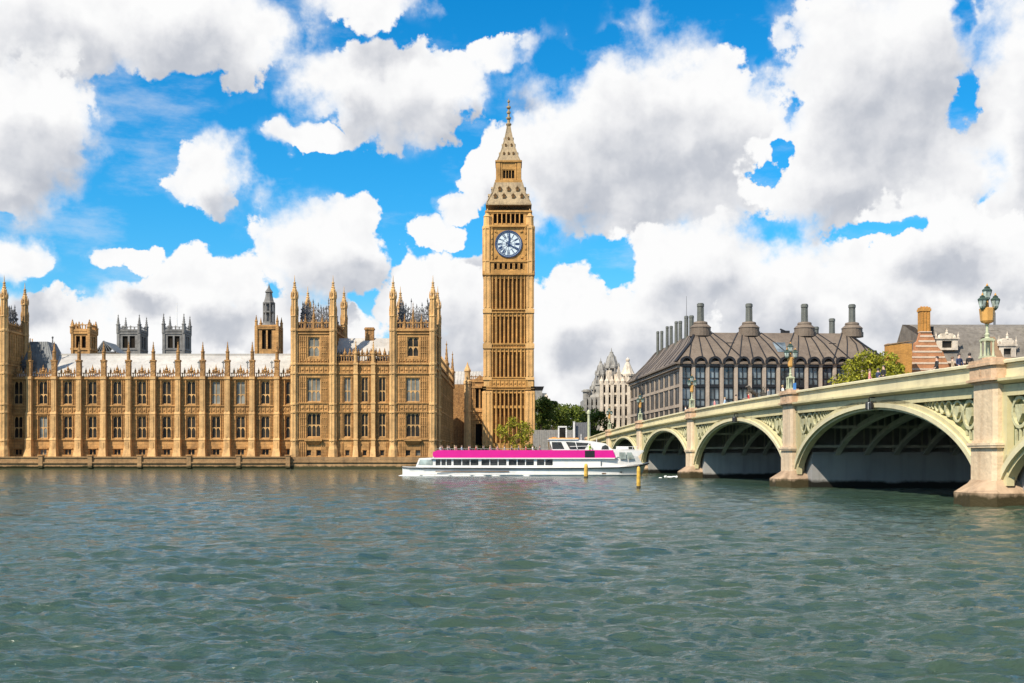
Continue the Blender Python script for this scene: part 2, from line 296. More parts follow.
# ------------------------------------------------------------------ mesh helpers
class MB:
    def __init__(s): s.v = []; s.f = []; s.m = []
    def add(s, vs, fs, mi=0):
        o = len(s.v); s.v.extend(vs); s.f.extend([tuple(i + o for i in f) for f in fs]); s.m.extend([mi] * len(fs)); return s
    def box(s, x0, x1, y0, y1, z0, z1, mi=0):
        return s.add([(x0,y0,z0),(x1,y0,z0),(x1,y1,z0),(x0,y1,z0),(x0,y0,z1),(x1,y0,z1),(x1,y1,z1),(x0,y1,z1)],
                     [(0,3,2,1),(4,5,6,7),(0,1,5,4),(1,2,6,5),(2,3,7,6),(3,0,4,7)], mi)
    def tbox(s, a, b, z0, z1, mi=0):       # tapered box: a, b = (x0,x1,y0,y1) at the bottom and top
        return s.add([(a[0],a[2],z0),(a[1],a[2],z0),(a[1],a[3],z0),(a[0],a[3],z0),(b[0],b[2],z1),(b[1],b[2],z1),(b[1],b[3],z1),(b[0],b[3],z1)],
                     [(0,3,2,1),(4,5,6,7),(0,1,5,4),(1,2,6,5),(2,3,7,6),(3,0,4,7)], mi)
    def quad(s, a, b, c, d, mi=0): return s.add([a, b, c, d], [(0,1,2,3)], mi)
    def lathe(s, cx, cy, prof, n=8, rot=0.0, mi=0):     # prof: [(z, r)...] bottom to top
        vs = []; fs = []
        for z, r in prof:
            for k in range(n):
                a = rot + 2 * math.pi * k / n; vs.append((cx + r * math.cos(a), cy + r * math.sin(a), z))
        for j in range(len(prof) - 1):
            for k in range(n):
                k2 = (k + 1) % n; fs.append((j*n+k, j*n+k2, (j+1)*n+k2, (j+1)*n+k))
        fs.append(tuple(reversed(range(n)))); fs.append(tuple((len(prof)-1)*n + k for k in range(n)))
        return s.add(vs, fs, mi)
    def bar(s, p, q, w, d=None, mi=0):     # straight bar with a rectangular section
        p, q = Vector(p), Vector(q); t = (q - p); ln = t.length
        if ln < 1e-6: return s
        t /= ln; up = Vector((0,0,1)) if abs(t.z) < 0.9 else Vector((0,1,0))
        a = t.cross(up).normalized(); b = a.cross(t).normalized(); d = d or w
        vs = []
        for c in (p, q):
            for u, w_ in ((-1,-1),(1,-1),(1,1),(-1,1)): vs.append(tuple(c + a * (u * w / 2) + b * (w_ * d / 2)))
        return s.add(vs, [(0,1,2,3),(7,6,5,4),(0,4,5,1),(1,5,6,2),(2,6,7,3),(3,7,4,0)], mi)
    def ring(s, pts_in, pts_out, x0, x1, mi=0):   # band between two (y,z) polylines, from x0 to x1
        n = len(pts_in); vs = []
        for (y, z), (Y, Z) in zip(pts_in, pts_out): vs += [(x0,y,z),(x0,Y,Z),(x1,Y,Z),(x1,y,z)]
        fs = []
        for k in range(n - 1):
            a, b = 4*k, 4*k+4
            for i in range(4): j = (i + 1) % 4; fs.append((a+i, b+i, b+j, a+j))
        fs += [(0,1,2,3), (4*n-1,4*n-2,4*n-3,4*n-4)]
        return s.add(vs, fs, mi)
    def merge(s, o, mat=None):
        vs = [tuple(mat @ Vector(v)) for v in o.v] if mat is not None else o.v
        k = len(s.v); s.v.extend(vs); s.f.extend([tuple(i + k for i in f) for f in o.f]); s.m.extend(o.m); return s
    def mesh(s, name, mats):
        me = bpy.data.meshes.new(name); me.from_pydata(s.v, [], s.f)
        for m in (mats if isinstance(mats, (list, tuple)) else [mats]): me.materials.append(m)
        me.polygons.foreach_set('material_index', s.m)
        bm = bmesh.new(); bm.from_mesh(me); bmesh.ops.recalc_face_normals(bm, faces=bm.faces); bm.to_mesh(me); bm.free()
        me.update(); return me
def wall_grid(x0, x1, z0, z1, holes, depth=0.5, mi=0):
    """wall in the plane y=0 facing -y with rectangular openings (x0,x1,z0,z1) and reveals"""
    mb = MB(); xs = sorted({x0, x1, *[h[0] for h in holes], *[h[1] for h in holes]}); zs = sorted({z0, z1, *[h[2] for h in holes], *[h[3] for h in holes]})
    for i in range(len(xs) - 1):
        for j in range(len(zs) - 1):
            cx, cz = (xs[i] + xs[i+1]) / 2, (zs[j] + zs[j+1]) / 2
            if any(h[0] < cx < h[1] and h[2] < cz < h[3] for h in holes): continue
            mb.quad((xs[i],0,zs[j]), (xs[i+1],0,zs[j]), (xs[i+1],0,zs[j+1]), (xs[i],0,zs[j+1]), mi)
    for a, b, c, d in holes:
        mb.quad((a,0,c),(a,0,d),(a,depth,d),(a,depth,c), mi); mb.quad((b,0,c),(b,depth,c),(b,depth,d),(b,0,d), mi)
        mb.quad((a,0,c),(a,depth,c),(b,depth,c),(b,0,c), mi); mb.quad((a,0,d),(b,0,d),(b,depth,d),(a,depth,d), mi)
    return mb
def ob(name, data, parent=None, loc=(0,0,0), rz=0.0, label=None):
    o = bpy.data.objects.new(name, data); COL.objects.link(o); o.location = loc; o.rotation_euler = (0, 0, rz)
    if parent is not None: o.parent = parent
    if label: o['label'] = label
    return o
def part(name, mb, mats, parent, loc=(0,0,0), rz=0.0, label=None):
    return ob(name, mb.mesh(name, mats) if isinstance(mb, MB) else mb, parent, loc, rz, label)
def tag(o, label, cat, group=None):
    o['label'] = label; o['category'] = cat
    if group: o['group'] = group
    return o
def thing(name, label, cat, loc=(0,0,0), rz=0.0, group=None):
    return tag(ob(name, None, None, loc, rz), label, cat, group)
def struct(name, mb, mats, kind='structure'):
    o = part(name, mb, mats, None); o['kind'] = kind; return o
def dup(o, parent=None):
    c = o.copy(); COL.objects.link(c); c.parent = parent
    for ch in [x for x in o.children]: dup(ch, c)
    return c
def PX(px, Y): return (px - 512) * Y / F
def PZ(py, Y): return EYE + (HOR - py) * Y / F
def smooth(o):
    for p in o.data.polygons: p.use_smooth = True
    return o
RZ = lambda a: Matrix.Rotation(a, 4, 'Z')
T = lambda x, y, z=0: Matrix.Translation((x, y, z))

# ------------------------------------------------------------------ river, banks, roads
def river():
    rng = np.random.default_rng(11)
    ys = [9.0]
    while ys[-1] < 262: ys.append(ys[-1] + 0.045 * (ys[-1] / 13) ** 1.22)
    ys = np.array(ys); nx = 680
    t = np.linspace(-0.58, 0.60, nx)
    XX = t[None, :] * (ys[:, None] + 8.0); YY = np.repeat(ys[:, None], nx, 1)
    Zw = np.zeros_like(XX)
    for i in range(96):
        lam = math.exp(rng.uniform(math.log(0.26), math.log(3.4))); k = 2 * math.pi / lam
        th = rng.normal(1.40, 0.55); ph = rng.uniform(0, 6.28)
        amp = 0.0088 * lam ** 0.66
        # each train of waves comes and goes in groups
        gx, gy, gp = rng.normal(0, 0.10, 2).tolist() + [rng.uniform(0, 6.28)]
        env = 0.55 + 0.45 * np.sin(gx * XX + gy * YY + gp)
        s = np.sin(k * (math.cos(th) * XX + math.sin(th) * YY) + ph + 0.8 * np.sin(0.21 * XX + 0.13 * YY + ph))
        cell = 0.045 * (YY / 13) ** 1.22
        fade = np.clip((lam / cell - 2.0) / 3, 0, 1)
        Zw += amp * env * fade * (1 - np.abs(s)) * 1.4 if i % 5 == 0 else amp * env * fade * s
    v = np.stack([XX, YY, Zw], -1).reshape(-1, 3)
    ny = len(ys); idx = np.arange(ny * nx).reshape(ny, nx)
    q = np.stack([idx[:-1,:-1], idx[:-1,1:], idx[1:,1:], idx[1:,:-1]], -1).reshape(-1, 4)
    me = bpy.data.meshes.new('river_water')
    me.vertices.add(len(v)); me.vertices.foreach_set('co', v.astype(np.float32).ravel())
    me.loops.add(q.size); me.loops.foreach_set('vertex_index', q.ravel().astype(np.int32))
    me.polygons.add(len(q)); me.polygons.foreach_set('loop_start', np.arange(0, q.size, 4, dtype=np.int32)); me.polygons.foreach_set('loop_total', np.full(len(q), 4, dtype=np.int32))
    me.update(calc_edges=True); me.validate()
    me.polygons.foreach_set('use_smooth', np.ones(len(q), dtype=bool))
    m, N, L, b = new_mat('river_water')
    g = N.new('ShaderNodeNewGeometry')
    b.inputs['Roughness'].default_value = 0.10; b.inputs['IOR'].default_value = 1.33; b.inputs['Specular IOR Level'].default_value = 0.5
    n0 = N.new('ShaderNodeTexNoise'); L.new(g.outputs['Position'], n0.inputs['Vector']); n0.inputs['Scale'].default_value = 0.035; n0.inputs['Detail'].default_value = 3
    r0 = ramp_node(N, [(0.35, (0.028, 0.056, 0.042)), (0.65, (0.042, 0.066, 0.040))]); L.new(n0.outputs[0], r0.inputs[0]); L.new(r0.outputs[0], b.inputs['Base Color'])
    prev = None
    for sc, det, st, dist, stretch in ((0.30, 3, 0.6, 0.65, (0.5, 1, 1)), (0.9, 4, 0.8, 0.28, (0.45, 1, 1)), (3.0, 6, 0.9, 0.10, (0.42, 1, 1)), (9.0, 5, 0.9, 0.03, (0.5, 1, 1))):
        mp = N.new('ShaderNodeMapping'); mp.inputs['Scale'].default_value = stretch; mp.inputs['Rotation'].default_value = (0, 0, 0.12); L.new(g.outputs['Position'], mp.inputs[0])
        n = N.new('ShaderNodeTexNoise'); L.new(mp.outputs[0], n.inputs['Vector']); n.inputs['Scale'].default_value = sc; n.inputs['Detail'].default_value = det; n.inputs['Roughness'].default_value = 0.55; n.inputs['Distortion'].default_value = 0.6
        bp = N.new('ShaderNodeBump'); bp.inputs['Strength'].default_value = st; bp.inputs['Distance'].default_value = dist; L.new(n.outputs[0], bp.inputs['Height'])
        if prev: L.new(prev, bp.inputs['Normal'])
        prev = bp.outputs[0]
    L.new(prev, b.inputs['Normal'])
    me.materials.append(m)
    o = ob('river_water', me); o['kind'] = 'structure'
    # the rest of the river, flat, beyond the modelled waves
    fl = MB(); z = -0.06
    fl.quad((-900,-80,z),(900,-80,z),(900,9.0,z),(-900,9.0,z)); fl.quad((-900,9.0,z),(-9.6,9.0,z),(-156,262,z),(-900,262,z)); fl.quad((9.9,9.0,z),(900,9.0,z),(900,262,z),(161.4,262,z))
    struct('river_surface_beyond', fl, m)
river()
bed = MB(); bed.quad((-900,-80,-3),(900,-80,-3),(900,270,-3),(-900,270,-3)); struct('river_bed', bed, M['ground'])
BANK_Y = 248.0
gr = MB(); gr.quad((-6000,236.5,2.45),(6000,236.5,2.45),(6000,9000,2.45),(-6000,9000,2.45)); struct('bank_ground', gr, M['ground'])

# ------------------------------------------------------------------ gothic pieces
def pinnacle_mb(z0, z1, r, n=8):
    """slender shaft with gablets and a crocketed spirelet"""
    h = z1 - z0; mb = MB()
    mb.lathe(0, 0, [(z0, r), (z0 + h*0.42, r), (z0 + h*0.42, r*1.25), (z0 + h*0.46, r*1.25), (z0 + h*0.46, r*0.9), (z0 + h*0.56, r*0.62), (z0 + h*0.9, r*0.16), (z0 + h*0.9, r*0.36), (z0 + h*0.93, r*0.36), (z0 + h*0.93, r*0.12), (z1, r*0.05)], n, math.pi / n)
    for j in range(3):
        zz = z0 + h * (0.58 + 0.1 * j); rr = r * (0.66 - 0.17 * j)
        for k in range(4):
            a = k * math.pi / 2 + math.pi / 4; x, y = rr * math.cos(a), rr * math.sin(a); s = r * 0.14
            mb.box(x - s, x + s, y - s, y + s, zz - s, zz + s * 1.6)
    return mb
def window_meshes(w, h, lights=2, transoms=(0.5,), fr=0.13, head=True):
    """stone frame with mullions, transom and pointed heads in y 0..0.2, glass behind; origin bottom centre"""
    f = MB(); hw = w / 2
    f.box(-hw, -hw + fr, 0, .22, 0, h); f.box(hw - fr, hw, 0, .22, 0, h); f.box(-hw + fr, hw - fr, 0, .22, h - fr, h); f.box(-hw + fr, hw - fr, -0.04, .22, 0, fr)
    iw = w - 2 * fr
    for k in range(1, lights): x = -hw + fr + iw * k / lights; f.box(x - .06, x + .06, 0.03, .2, fr, h - fr)
    for t in transoms: f.box(-hw + fr, hw - fr, 0.05, .19, h * t - .07, h * t + .07)
    if head:
        lw = iw / lights
        for k in range(lights):
            xc = -hw + fr + lw * (k + .5)
            for top in [h - fr] + [h * t - .07 for t in transoms]:
                for sgn in (-1, 1):
                    f.add([(xc + sgn*lw/2, .06, top), (xc + sgn*lw*.08, .06, top), (xc + sgn*lw/2, .06, top - lw*.8), (xc + sgn*lw*.34, .06, top - lw*.3)], [(0,1,3),(0,3,2)])
    p = MB(); p.quad((-hw + fr*.5, .12, fr*.5), (hw - fr*.5, .12, fr*.5), (hw - fr*.5, .12, h - fr*.5), (-hw + fr*.5, .12, h - fr*.5))
    return f.mesh('window_frame', M['palace_trim']), p.mesh('window_pane', M['glass'])
M['glass_pale'] = glass('glass_with_pale_blinds', (0.20, 0.20, 0.175), 0.3, 0.35, 0.5, 0.2)
_wr = random.Random(5)
def add_window(parent, ms, loc, rz=0.0):
    w = ob('window', ms[0], parent, loc, rz); p = ob('pane', ms[1], w)
    if _wr.random() < 0.13: p.material_slots[0].link = 'OBJECT'; p.material_slots[0].material = M['glass_pale']
    return w
def pierced_parapet(mb, x0, x1, y, z0, h, pitch=0.55, t=0.22, mi=0):
    mb.box(x0, x1, y, y + t, z0, z0 + h*.22, mi); mb.box(x0, x1, y - .06, y + t + .06, z0 + h*.82, z0 + h, mi)
    n = max(1, int((x1 - x0) / pitch)); p = (x1 - x0) / n
    for k in range(n):
        xc = x0 + p * (k + .5)
        mb.box(xc - p*.17, xc + p*.17, y + .02, y + t - .02, z0 + h*.22, z0 + h*.82, mi)
        if k % 2: mb.add([(xc - p*.3, y, z0 + h), (xc + p*.3, y, z0 + h), (xc, y + t/2, z0 + h*1.45), (xc - p*.3, y + t, z0 + h), (xc + p*.3, y + t, z0 + h)], [(0,1,2),(1,4,2),(4,3,2),(3,0,2)], mi)
def carve_band(mb, x0, x1, y, z0, z1, pitch=0.8, d=0.10, mi=0):
    """band of little framed panels with a boss in each"""
    n = max(1, round((x1 - x0) / pitch)); p = (x1 - x0) / n; h = z1 - z0
    for k in range(n):
        xc = x0 + p*(k + .5)
        mb.box(x0 + p*k - .05, x0 + p*k + .05, y - d, y + .02, z0, z1, mi)
        r = min(p, h) * .30
        mb.lathe(0, 0, [(0, r), (d*.7, r*.8), (d, r*.3)], 6)
        o = len(mb.v) - 18
        for i in range(o, len(mb.v)):
            a, b, c = mb.v[i]; mb.v[i] = (xc + a, y - c, (z0 + z1)/2 + b)
    mb.box(x1 - .05, x1 + .05, y - d, y + .02, z0, z1, mi)

# ------------------------------------------------------------------ palace river wing
WY = 235.0; WS = F / WY
Zw = lambda py: EYE + (455 - py) / WS
PITCH = 24.7 / WS
def palace_wing():
    xb0 = PX(154, WY)
    root = thing('palace_wing', 'long sandstone gothic palace range with rows of tall windows above the river terrace', 'palace', (PX(154, WY), WY, 0))
    ks = list(range(-13, 6))                      # buttresses; 0 stands at the root
    bays = [(k, k + 1) for k in ks[:-1]] + [(5, 6)]
    wu, wl, wb = (Zw(404.2), Zw(381)), (Zw(438.3), Zw(416)), (Zw(455.6), Zw(449))
    xl, xr = ks[0] * PITCH, 6 * PITCH - 0.9
    holes = []
    for a, _ in bays:
        c = (a + .5) * PITCH
        if c + 1.2 > xr: continue
        holes += [(c - .95, c + .95, *wu), (c - .95, c + .95, *wl), (c - .75, c + .75, *wb)]
    wall = wall_grid(xl, xr, 2.3, Zw(379), holes, .62)
    # string courses, blind tracery ribs beside the windows, carved bands
    for z, p, h in ((Zw(456.4), .38, .35), (Zw(440), .22, .24), (Zw(414.3), .18, .2), (Zw(406.2), .2, .22), (Zw(379.2), .30, .34)):
        wall.box(xl, xr, -p, .05, z, z + h)
        wall.box(xl, xr, -p*.6, .04, z - .14, z)
    for a, _ in bays:
        c = (a + .5) * PITCH
        if c + 1.2 > xr: continue
        for s in (-1, 1):
            for off, wd, pr in ((1.06, .09, .2), (1.42, .07, .13), (1.74, .07, .13)):
                x = c + s * off
                wall.box(x - wd, x + wd, -pr, .03, wu[0] - .2, wu[1] + .1); wall.box(x - wd, x + wd, -pr, .03, wl[0] - .1, wl[1] + .1)
            for zt in (wu[1] - .25, wu[0] + (wu[1]-wu[0])*.5, wl[1] - .2, wl[0] + (wl[1]-wl[0])*.5):
                wall.box(min(c + s*1.1, c + s*1.8), max(c + s*1.1, c + s*1.8), -.10, .02, zt - .12, zt)
        carve_band(wall, c - 1.8, c + 1.8, 0, Zw(413.4), Zw(407), .85, .14)
        wall.box(c - 1.05, c + 1.05, -.2, .03, wb[1] + .06, wb[1] + .26)
        wall.box(c - 1.15, c + 1.15, -.16, .03, wl[0] - .3, wl[0] - .06)
    part('wall', wall, M['palace'], root)
    # parapet: pierced cresting with larger crockets in the middle of each bay
    pp = MB(); z0 = Zw(379) + .3
    pp.box(xl, xr, .05, .4, z0 - .32, z0 + .02)
    carve_band(pp, xl, xr, .05, z0 - .3, z0 + .3, .6, .16)
    for a, _ in bays:
        c = (a + .5) * PITCH; x0, x1 = c - PITCH/2 + .5, min(c + PITCH/2 - .5, xr)
        if x1 <= x0: continue
        pierced_parapet(pp, x0, x1, .1, z0, 1.0, .42)
        for dx, s in ((0, 1.0), (-1.35, .62), (1.35, .62), (-.6, .6), (.62, .6)):
            if c + dx > xr - .4: continue
            zz = z0 + .98
            pp.lathe(c + dx, .22, [(zz, .20*s), (zz + .3*s, .42*s), (zz + .62*s, .26*s), (zz + .8*s, .34*s), (zz + 1.15*s, .12*s), (zz + 1.7*s, .03)], 6)
    part('parapet', pp, M['palace_dark'], root)
    # roof
    rf = MB(); ze, zr, ye, yr = Zw(376), PZ(354.8, 245), 1.6, 10.0
    rf.quad((xl, ye, ze), (xr, ye, ze), (xr, yr, zr), (xl, yr, zr)); rf.quad((xl, yr, zr), (xr, yr, zr), (xr, 2*yr - ye, ze), (xl, 2*yr - ye, ze))
    rf.quad((xl, .06, ze - .3), (xr, .06, ze - .3), (xr, ye, ze), (xl, ye, ze))
    rf.add([(xr, ye, ze), (xr, 2*yr-ye, ze), (xr, yr, zr)], [(0,1,2)]); rf.add([(xl, ye, ze), (xl, 2*yr-ye, ze), (xl, yr, zr)], [(0,1,2)])
    rf.box(xl, xr, yr - .25, yr + .25, zr - .1, zr + .22)
    roof = part('roof', rf, M['white_roof'], root)
    sv = MB(); sv.bar((0, 0, 0), (0, 0, 1.5), .16); sv.box(-.3, .3, -.15, .15, 1.0, 1.3); svm = sv.mesh('roof_vent', M['slate'])
    cw = MB(); cw.box(-.2, .2, -.2, .2, 0, 1.2); cw.box(-.28, .28, -.28, .28, 1.0, 1.15); cwm = cw.mesh('roof_cowl', M['slate'])
    for a, _ in bays:
        c = (a + .5) * PITCH + .4
        ob('roof_vent', svm, roof, (c, 4.6, ze + 2.0)); ob('roof_cowl', cwm, roof, (c - 1.4, 3.2, ze + .4))
    back = MB(); back.box(xl, xr, 1.0, 18.6, 2.3, ze - .35); part('core', back, M['void'], root)
    # buttress and pinnacle, copied along the range
    b = MB()
    for za, zb, hw, pj in ((2.35, Zw(440), .62, 1.35), (Zw(440), Zw(414), .56, 1.15), (Zw(414), Zw(378), .5, .95)):
        b.box(-hw, hw, -pj, .1, za, zb); b.tbox((-hw-.05, hw+.05, -pj-.06, .1), (-hw, hw, -pj+.12, .1), zb - .05, zb + .42)
        b.box(-hw*.45, hw*.45, -pj - .08, -pj + .02, za + .6, zb - .5)
    b.box(-.58, .58, -1.1, .2, Zw(379.5), Zw(377)); b.tbox((-.9, .9, -1.9, .1), (-.62, .62, -1.36, .1), 2.32, 4.2)
    bme = b.mesh('buttress', M['palace_trim'])
    zt = Zw(378); pin = MB(); pin.box(-.46, .46, -.9, .02, zt - .05, zt + 3.4); pin.box(-.56, .56, -1.0, .12, zt + 3.3, zt + 3.65)
    pin.merge(pinnacle_mb(zt + 3.6, Zw(341.5), .36), T(0, -.44)); pme = pin.mesh('pinnacle', M['palace_dark'])
    for k in ks:
        ob('buttress', bme, root, (k * PITCH, 0, 0)); ob('pinnacle', pme, root, (k * PITCH, 0, 0))
    wu_m = window_meshes(1.9, wu[1] - wu[0], 2, (.42,)); wl_m = window_meshes(1.9, wl[1] - wl[0], 2, (.48,)); wb_m = window_meshes(1.5, wb[1] - wb[0], 2, (), .1, False)
    for a, _ in bays:
        c = (a + .5) * PITCH
        if c + 1.2 > xr: continue
        add_window(root, wu_m, (c, .3, wu[0])); add_window(root, wl_m, (c, .3, wl[0])); add_window(root, wb_m, (c, .3, wb[0]))
palace_wing()

# ------------------------------------------------------------------ pavilion with its two towers, and the twin tower at the left
PY = 231.0; PS = F / PY
Zp = lambda py: EYE + (455 - py) / PS
def turret_mb(r=.70, ztop=38.9, z0=2.3):
    mb = MB(); z1 = Zp(330); zs = ztop - 8.2
    prof = [(z0, r*1.5), (z0 + 1.6, r*1.35), (z0 + 2.4, r*1.05)]
    for z in (Zp(440), Zp(412), Zp(404), Zp(373), Zp(364), z1):
        prof += [(z - .3, r), (z - .22, r*1.22), (z + .12, r*1.22), (z + .25, r)]
    prof += [(z1 + 2.6, r*.94), (z1 + 2.7, r*1.15), (z1 + 2.9, r*1.15), (z1 + 3.0, r*.84), (ztop - 4.9, r*.78), (ztop - 4.8, r*1.05), (ztop - 4.55, r*1.1), (ztop - 4.4, r*.8), (ztop - 3.9, r*.62),
             (ztop - 3.6, r*.78), (ztop - 3.1, r*.72), (ztop - 2.6, r*.46), (ztop - 1.7, r*.24), (ztop - 1.6, r*.42), (ztop - 1.4, r*.42), (ztop - 1.35, r*.16), (ztop, .03)]
    mb.lathe(0, 0, prof, 8, math.pi/8)
    for k in range(8):       # slim ribs up the angles, little pinnacles round the head
        a = math.pi/8 + k*math.pi/4; c, s_ = math.cos(a), math.sin(a)
        mb.bar((r*1.02*c, r*1.02*s_, z0 + 3), (r*1.02*c, r*1.02*s_, z1 + 2.6), .13)
        mb.bar((r*.9*c, r*.9*s_, z1 + 3.0), (r*.86*c, r*.86*s_, ztop - 4.9), .12)
        if k % 2 == 0: mb.lathe(r*1.05*c, r*1.05*s_, [(z1 + 2.9, .10), (z1 + 3.9, .09), (z1 + 3.95, .14), (z1 + 4.9, .02)], 4)
        mb.lathe(r*.98*c, r*.98*s_, [(ztop - 4.6, .12), (ztop - 4.0, .13), (ztop - 3.2, .02)], 4)
        for j in range(3): zz = ztop - 3.0 + j*.5; q = r*(.60 - .14*j); mb.box(q*c - .07, q*c + .07, q*s_ - .07, q*s_ + .07, zz, zz + .16)
    return mb
def iron_cresting(w, d, z0, h, seed=1, lean=.16):
    """lacy ironwork round a steep roof: crossing bars, rings of leaves and spikes"""
    rr = random.Random(seed); mb = MB()
    for (ax, ay, bx, by) in ((-w,-d,w,-d), (w,-d,w,d), (w,d,-w,d), (-w,d,-w,-d)):
        L_ = math.hypot(bx-ax, by-ay); n = max(4, int(L_ / .62))
        for k in range(n + 1):
            t = k / n; x, y = ax + (bx-ax)*t, ay + (by-ay)*t; s = 1 - .16
            hh = h * (rr.uniform(.55, 1.0) if k % 2 else rr.uniform(.75, 1.15))
            mb.bar((x, y, z0), (x*s, y*s, z0 + hh), .11)
            mb.lathe(x*s, y*s, [(z0 + hh - .1, .06), (z0 + hh + .12, .19), (z0 + hh + .3, .1), (z0 + hh + .75, .02)], 5)
            for j in range(4):
                z = z0 + hh * (j + .4) / 4.2; f = 1 - .16 * (z - z0) / hh; q = rr.uniform(.16, .32)
                mb.box(x*f - q, x*f + q, y*f - q, y*f + q, z - q*.5, z + q*.5) if rr.random() < .75 else None
        for j in range(6):
            z1, z2 = z0 + h*j*.15, z0 + h*(j+1)*.15; f1, f2 = 1 - .16*j*.15, 1 - .16*(j+1)*.15
            for k in range(n):
                p = ((ax + (bx-ax)*k/n)*f1, (ay + (by-ay)*k/n)*f1, z1); q = ((ax + (bx-ax)*(k+1)/n)*f2, (ay + (by-ay)*(k+1)/n)*f2, z2)
                if rr.random() < .8: mb.bar(p, q, .075)
                p = ((ax + (bx-ax)*(k+1)/n)*f1, (ay + (by-ay)*(k+1)/n)*f1, z1); q = ((ax + (bx-ax)*k/n)*f2, (ay + (by-ay)*k/n)*f2, z2)
                if rr.random() < .8: mb.bar(p, q, .075)
    return mb
TUR = turret_mb().mesh('turret', M['palace_trim'])
W_TU = window_meshes(2.8, Zp(377.5) - Zp(401.7), 3, (.45,)); W_TL = window_meshes(2.8, Zp(413) - Zp(437), 3, (.5,)); W_TT = window_meshes(2.3, Zp(337) - Zp(356.6), 2, (.5,)); W_TB = window_meshes(1.1, Zp(450) - Zp(456), 1, (), .1, False)
W_C = window_meshes(1.45, Zp(377) - Zp(402), 2, (.45,)); W_CL = window_meshes(1.45, Zp(413) - Zp(437), 2, (.5,)); W_CB = window_meshes(.9, Zp(450) - Zp(456), 1, (), .1, False)
STRINGS = ((Zp(458), .34, .3), (Zp(440), .22, .26), (Zp(412.4), .2, .2), (Zp(403.6), .2, .2), (Zp(374), .24, .24), (Zp(364.5), .28, .34))
def tower_block(root, cx, hw=3.85, depth=15.0, seed=1):
    """square tower with a turret at each angle; front wall in the plane y=0"""
    ztop = Zp(330)
    holes = [(cx-1.4, cx+1.4, Zp(401.7), Zp(377.5)), (cx-1.4, cx+1.4, Zp(437), Zp(413)), (cx-1.15, cx+1.15, Zp(356.6), Zp(337)), (cx-1.6, cx-.5, Zp(456), Zp(450)), (cx+.5, cx+1.6, Zp(456), Zp(450))]
    w = wall_grid(cx - hw, cx + hw, 2.3, ztop, holes, .6)
    for z, p, h in STRINGS + ((Zp(331), .34, .42), (Zp(334), .2, .2)):
        w.box(cx - hw, cx + hw, -p, .05, z, z + h)
    for s in (-1, 1):
        for off in (1.55, 1.95, 2.35, 2.72):
            for za, zb in ((Zp(401.5), Zp(376)), (Zp(437), Zp(413)), (Zp(360), Zp(336)), (Zp(456), Zp(442))):
                w.box(cx + s*off - .06, cx + s*off + .06, -.15, .02, za, zb)
        for z in (Zp(389), Zp(382), Zp(426), Zp(418), Zp(347), Zp(341), Zp(353)):
            w.box(min(cx + s*1.5, cx + s*2.78), max(cx + s*1.5, cx + s*2.78), -.11, .02, z, z + .13)
    carve_band(w, cx - 2.8, cx + 2.8, 0, Zp(411.5), Zp(404.5), .95, .16); carve_band(w, cx - 2.8, cx + 2.8, 0, Zp(372.6), Zp(366.5), .95, .16); carve_band(w, cx - 2.8, cx + 2.8, 0, Zp(363), Zp(358.5), .7, .2)
    # oriel sill under the lower window
    w.tbox((cx-1.0, cx+1.0, -.1, .05), (cx-1.7, cx+1.7, -.75, .05), Zp(445), Zp(441)); w.box(cx-1.75, cx+1.75, -.8, .05, Zp(441), Zp(439))
    for s in (-1, 1):   # side walls, with blind windows above the neighbouring roof
        sw = wall_grid(0, depth, 2.3, ztop, [], .5)
        for z, p, h in ((Zp(331), .3, .4), (Zp(364.5), .24, .3), (Zp(374), .2, .24), (Zp(404), .2, .2), (Zp(412.4), .2, .2), (Zp(440), .2, .24)): sw.box(0, depth, -p, .05, z, z + h)
        for k in range(12): sw.box(1.3 + k*1.1, 1.42 + k*1.1, -.16, .02, Zp(363), Zp(332))
        carve_band(sw, 1.2, depth - 1.2, 0, Zp(363), Zp(358), .8, .16)
        if s > 0: w.merge(sw, T(cx + hw, 0) @ RZ(math.pi/2))
        else: w.merge(sw, T(cx - hw, depth) @ RZ(-math.pi/2))
    w.quad((cx-hw, depth, 2.3), (cx+hw, depth, 2.3), (cx+hw, depth, ztop), (cx-hw, depth, ztop)); w.quad((cx-hw, 0, ztop), (cx+hw, 0, ztop), (cx+hw, depth, ztop), (cx-hw, depth, ztop))
    w.tbox((cx-hw, cx+hw, -1.0, .05), (cx-hw, cx+hw, -.35, .05), 2.3, Zp(457.5))
    part('tower_wall', w, M['palace'], root)
    pr = MB(); z0 = ztop + .1
    pierced_parapet(pr, cx - hw + .6, cx + hw - .6, 0, z0, 1.5, .5)
    for s in (-1, 1):
        q = MB(); pierced_parapet(q, .7, depth - .7, 0, z0, 1.5, .5); pr.merge(q, T(cx + s*hw - (.22 if s > 0 else -.22)*0, 0) @ RZ(math.pi/2))
    for dx in (-1.7, 1.7, 0): pr.merge(pinnacle_mb(z0, z0 + (5.6 if dx == 0 else 3.2), .3), T(cx + dx, .1))
    part('tower_parapet', pr, M['palace_dark'], root)
    rf = MB(); rf.tbox((cx-hw+1.4, cx+hw-1.4, 1.6, depth-1.6), (cx-hw+2.2, cx+hw-2.2, 4.0, depth-4.0), ztop, ztop + 2.6); part('tower_roof', rf, M['slate'], root)
    part('iron_cresting', iron_cresting(hw - 0.75, depth/2 - 1.3, 0, 5.2, seed), M['cresting'], root, (cx, depth/2, ztop + .2))
    for x, y in ((cx-hw, 0), (cx+hw, 0), (cx-hw, depth), (cx+hw, depth)): ob('turret', TUR, root, (x, y + .1, 0))
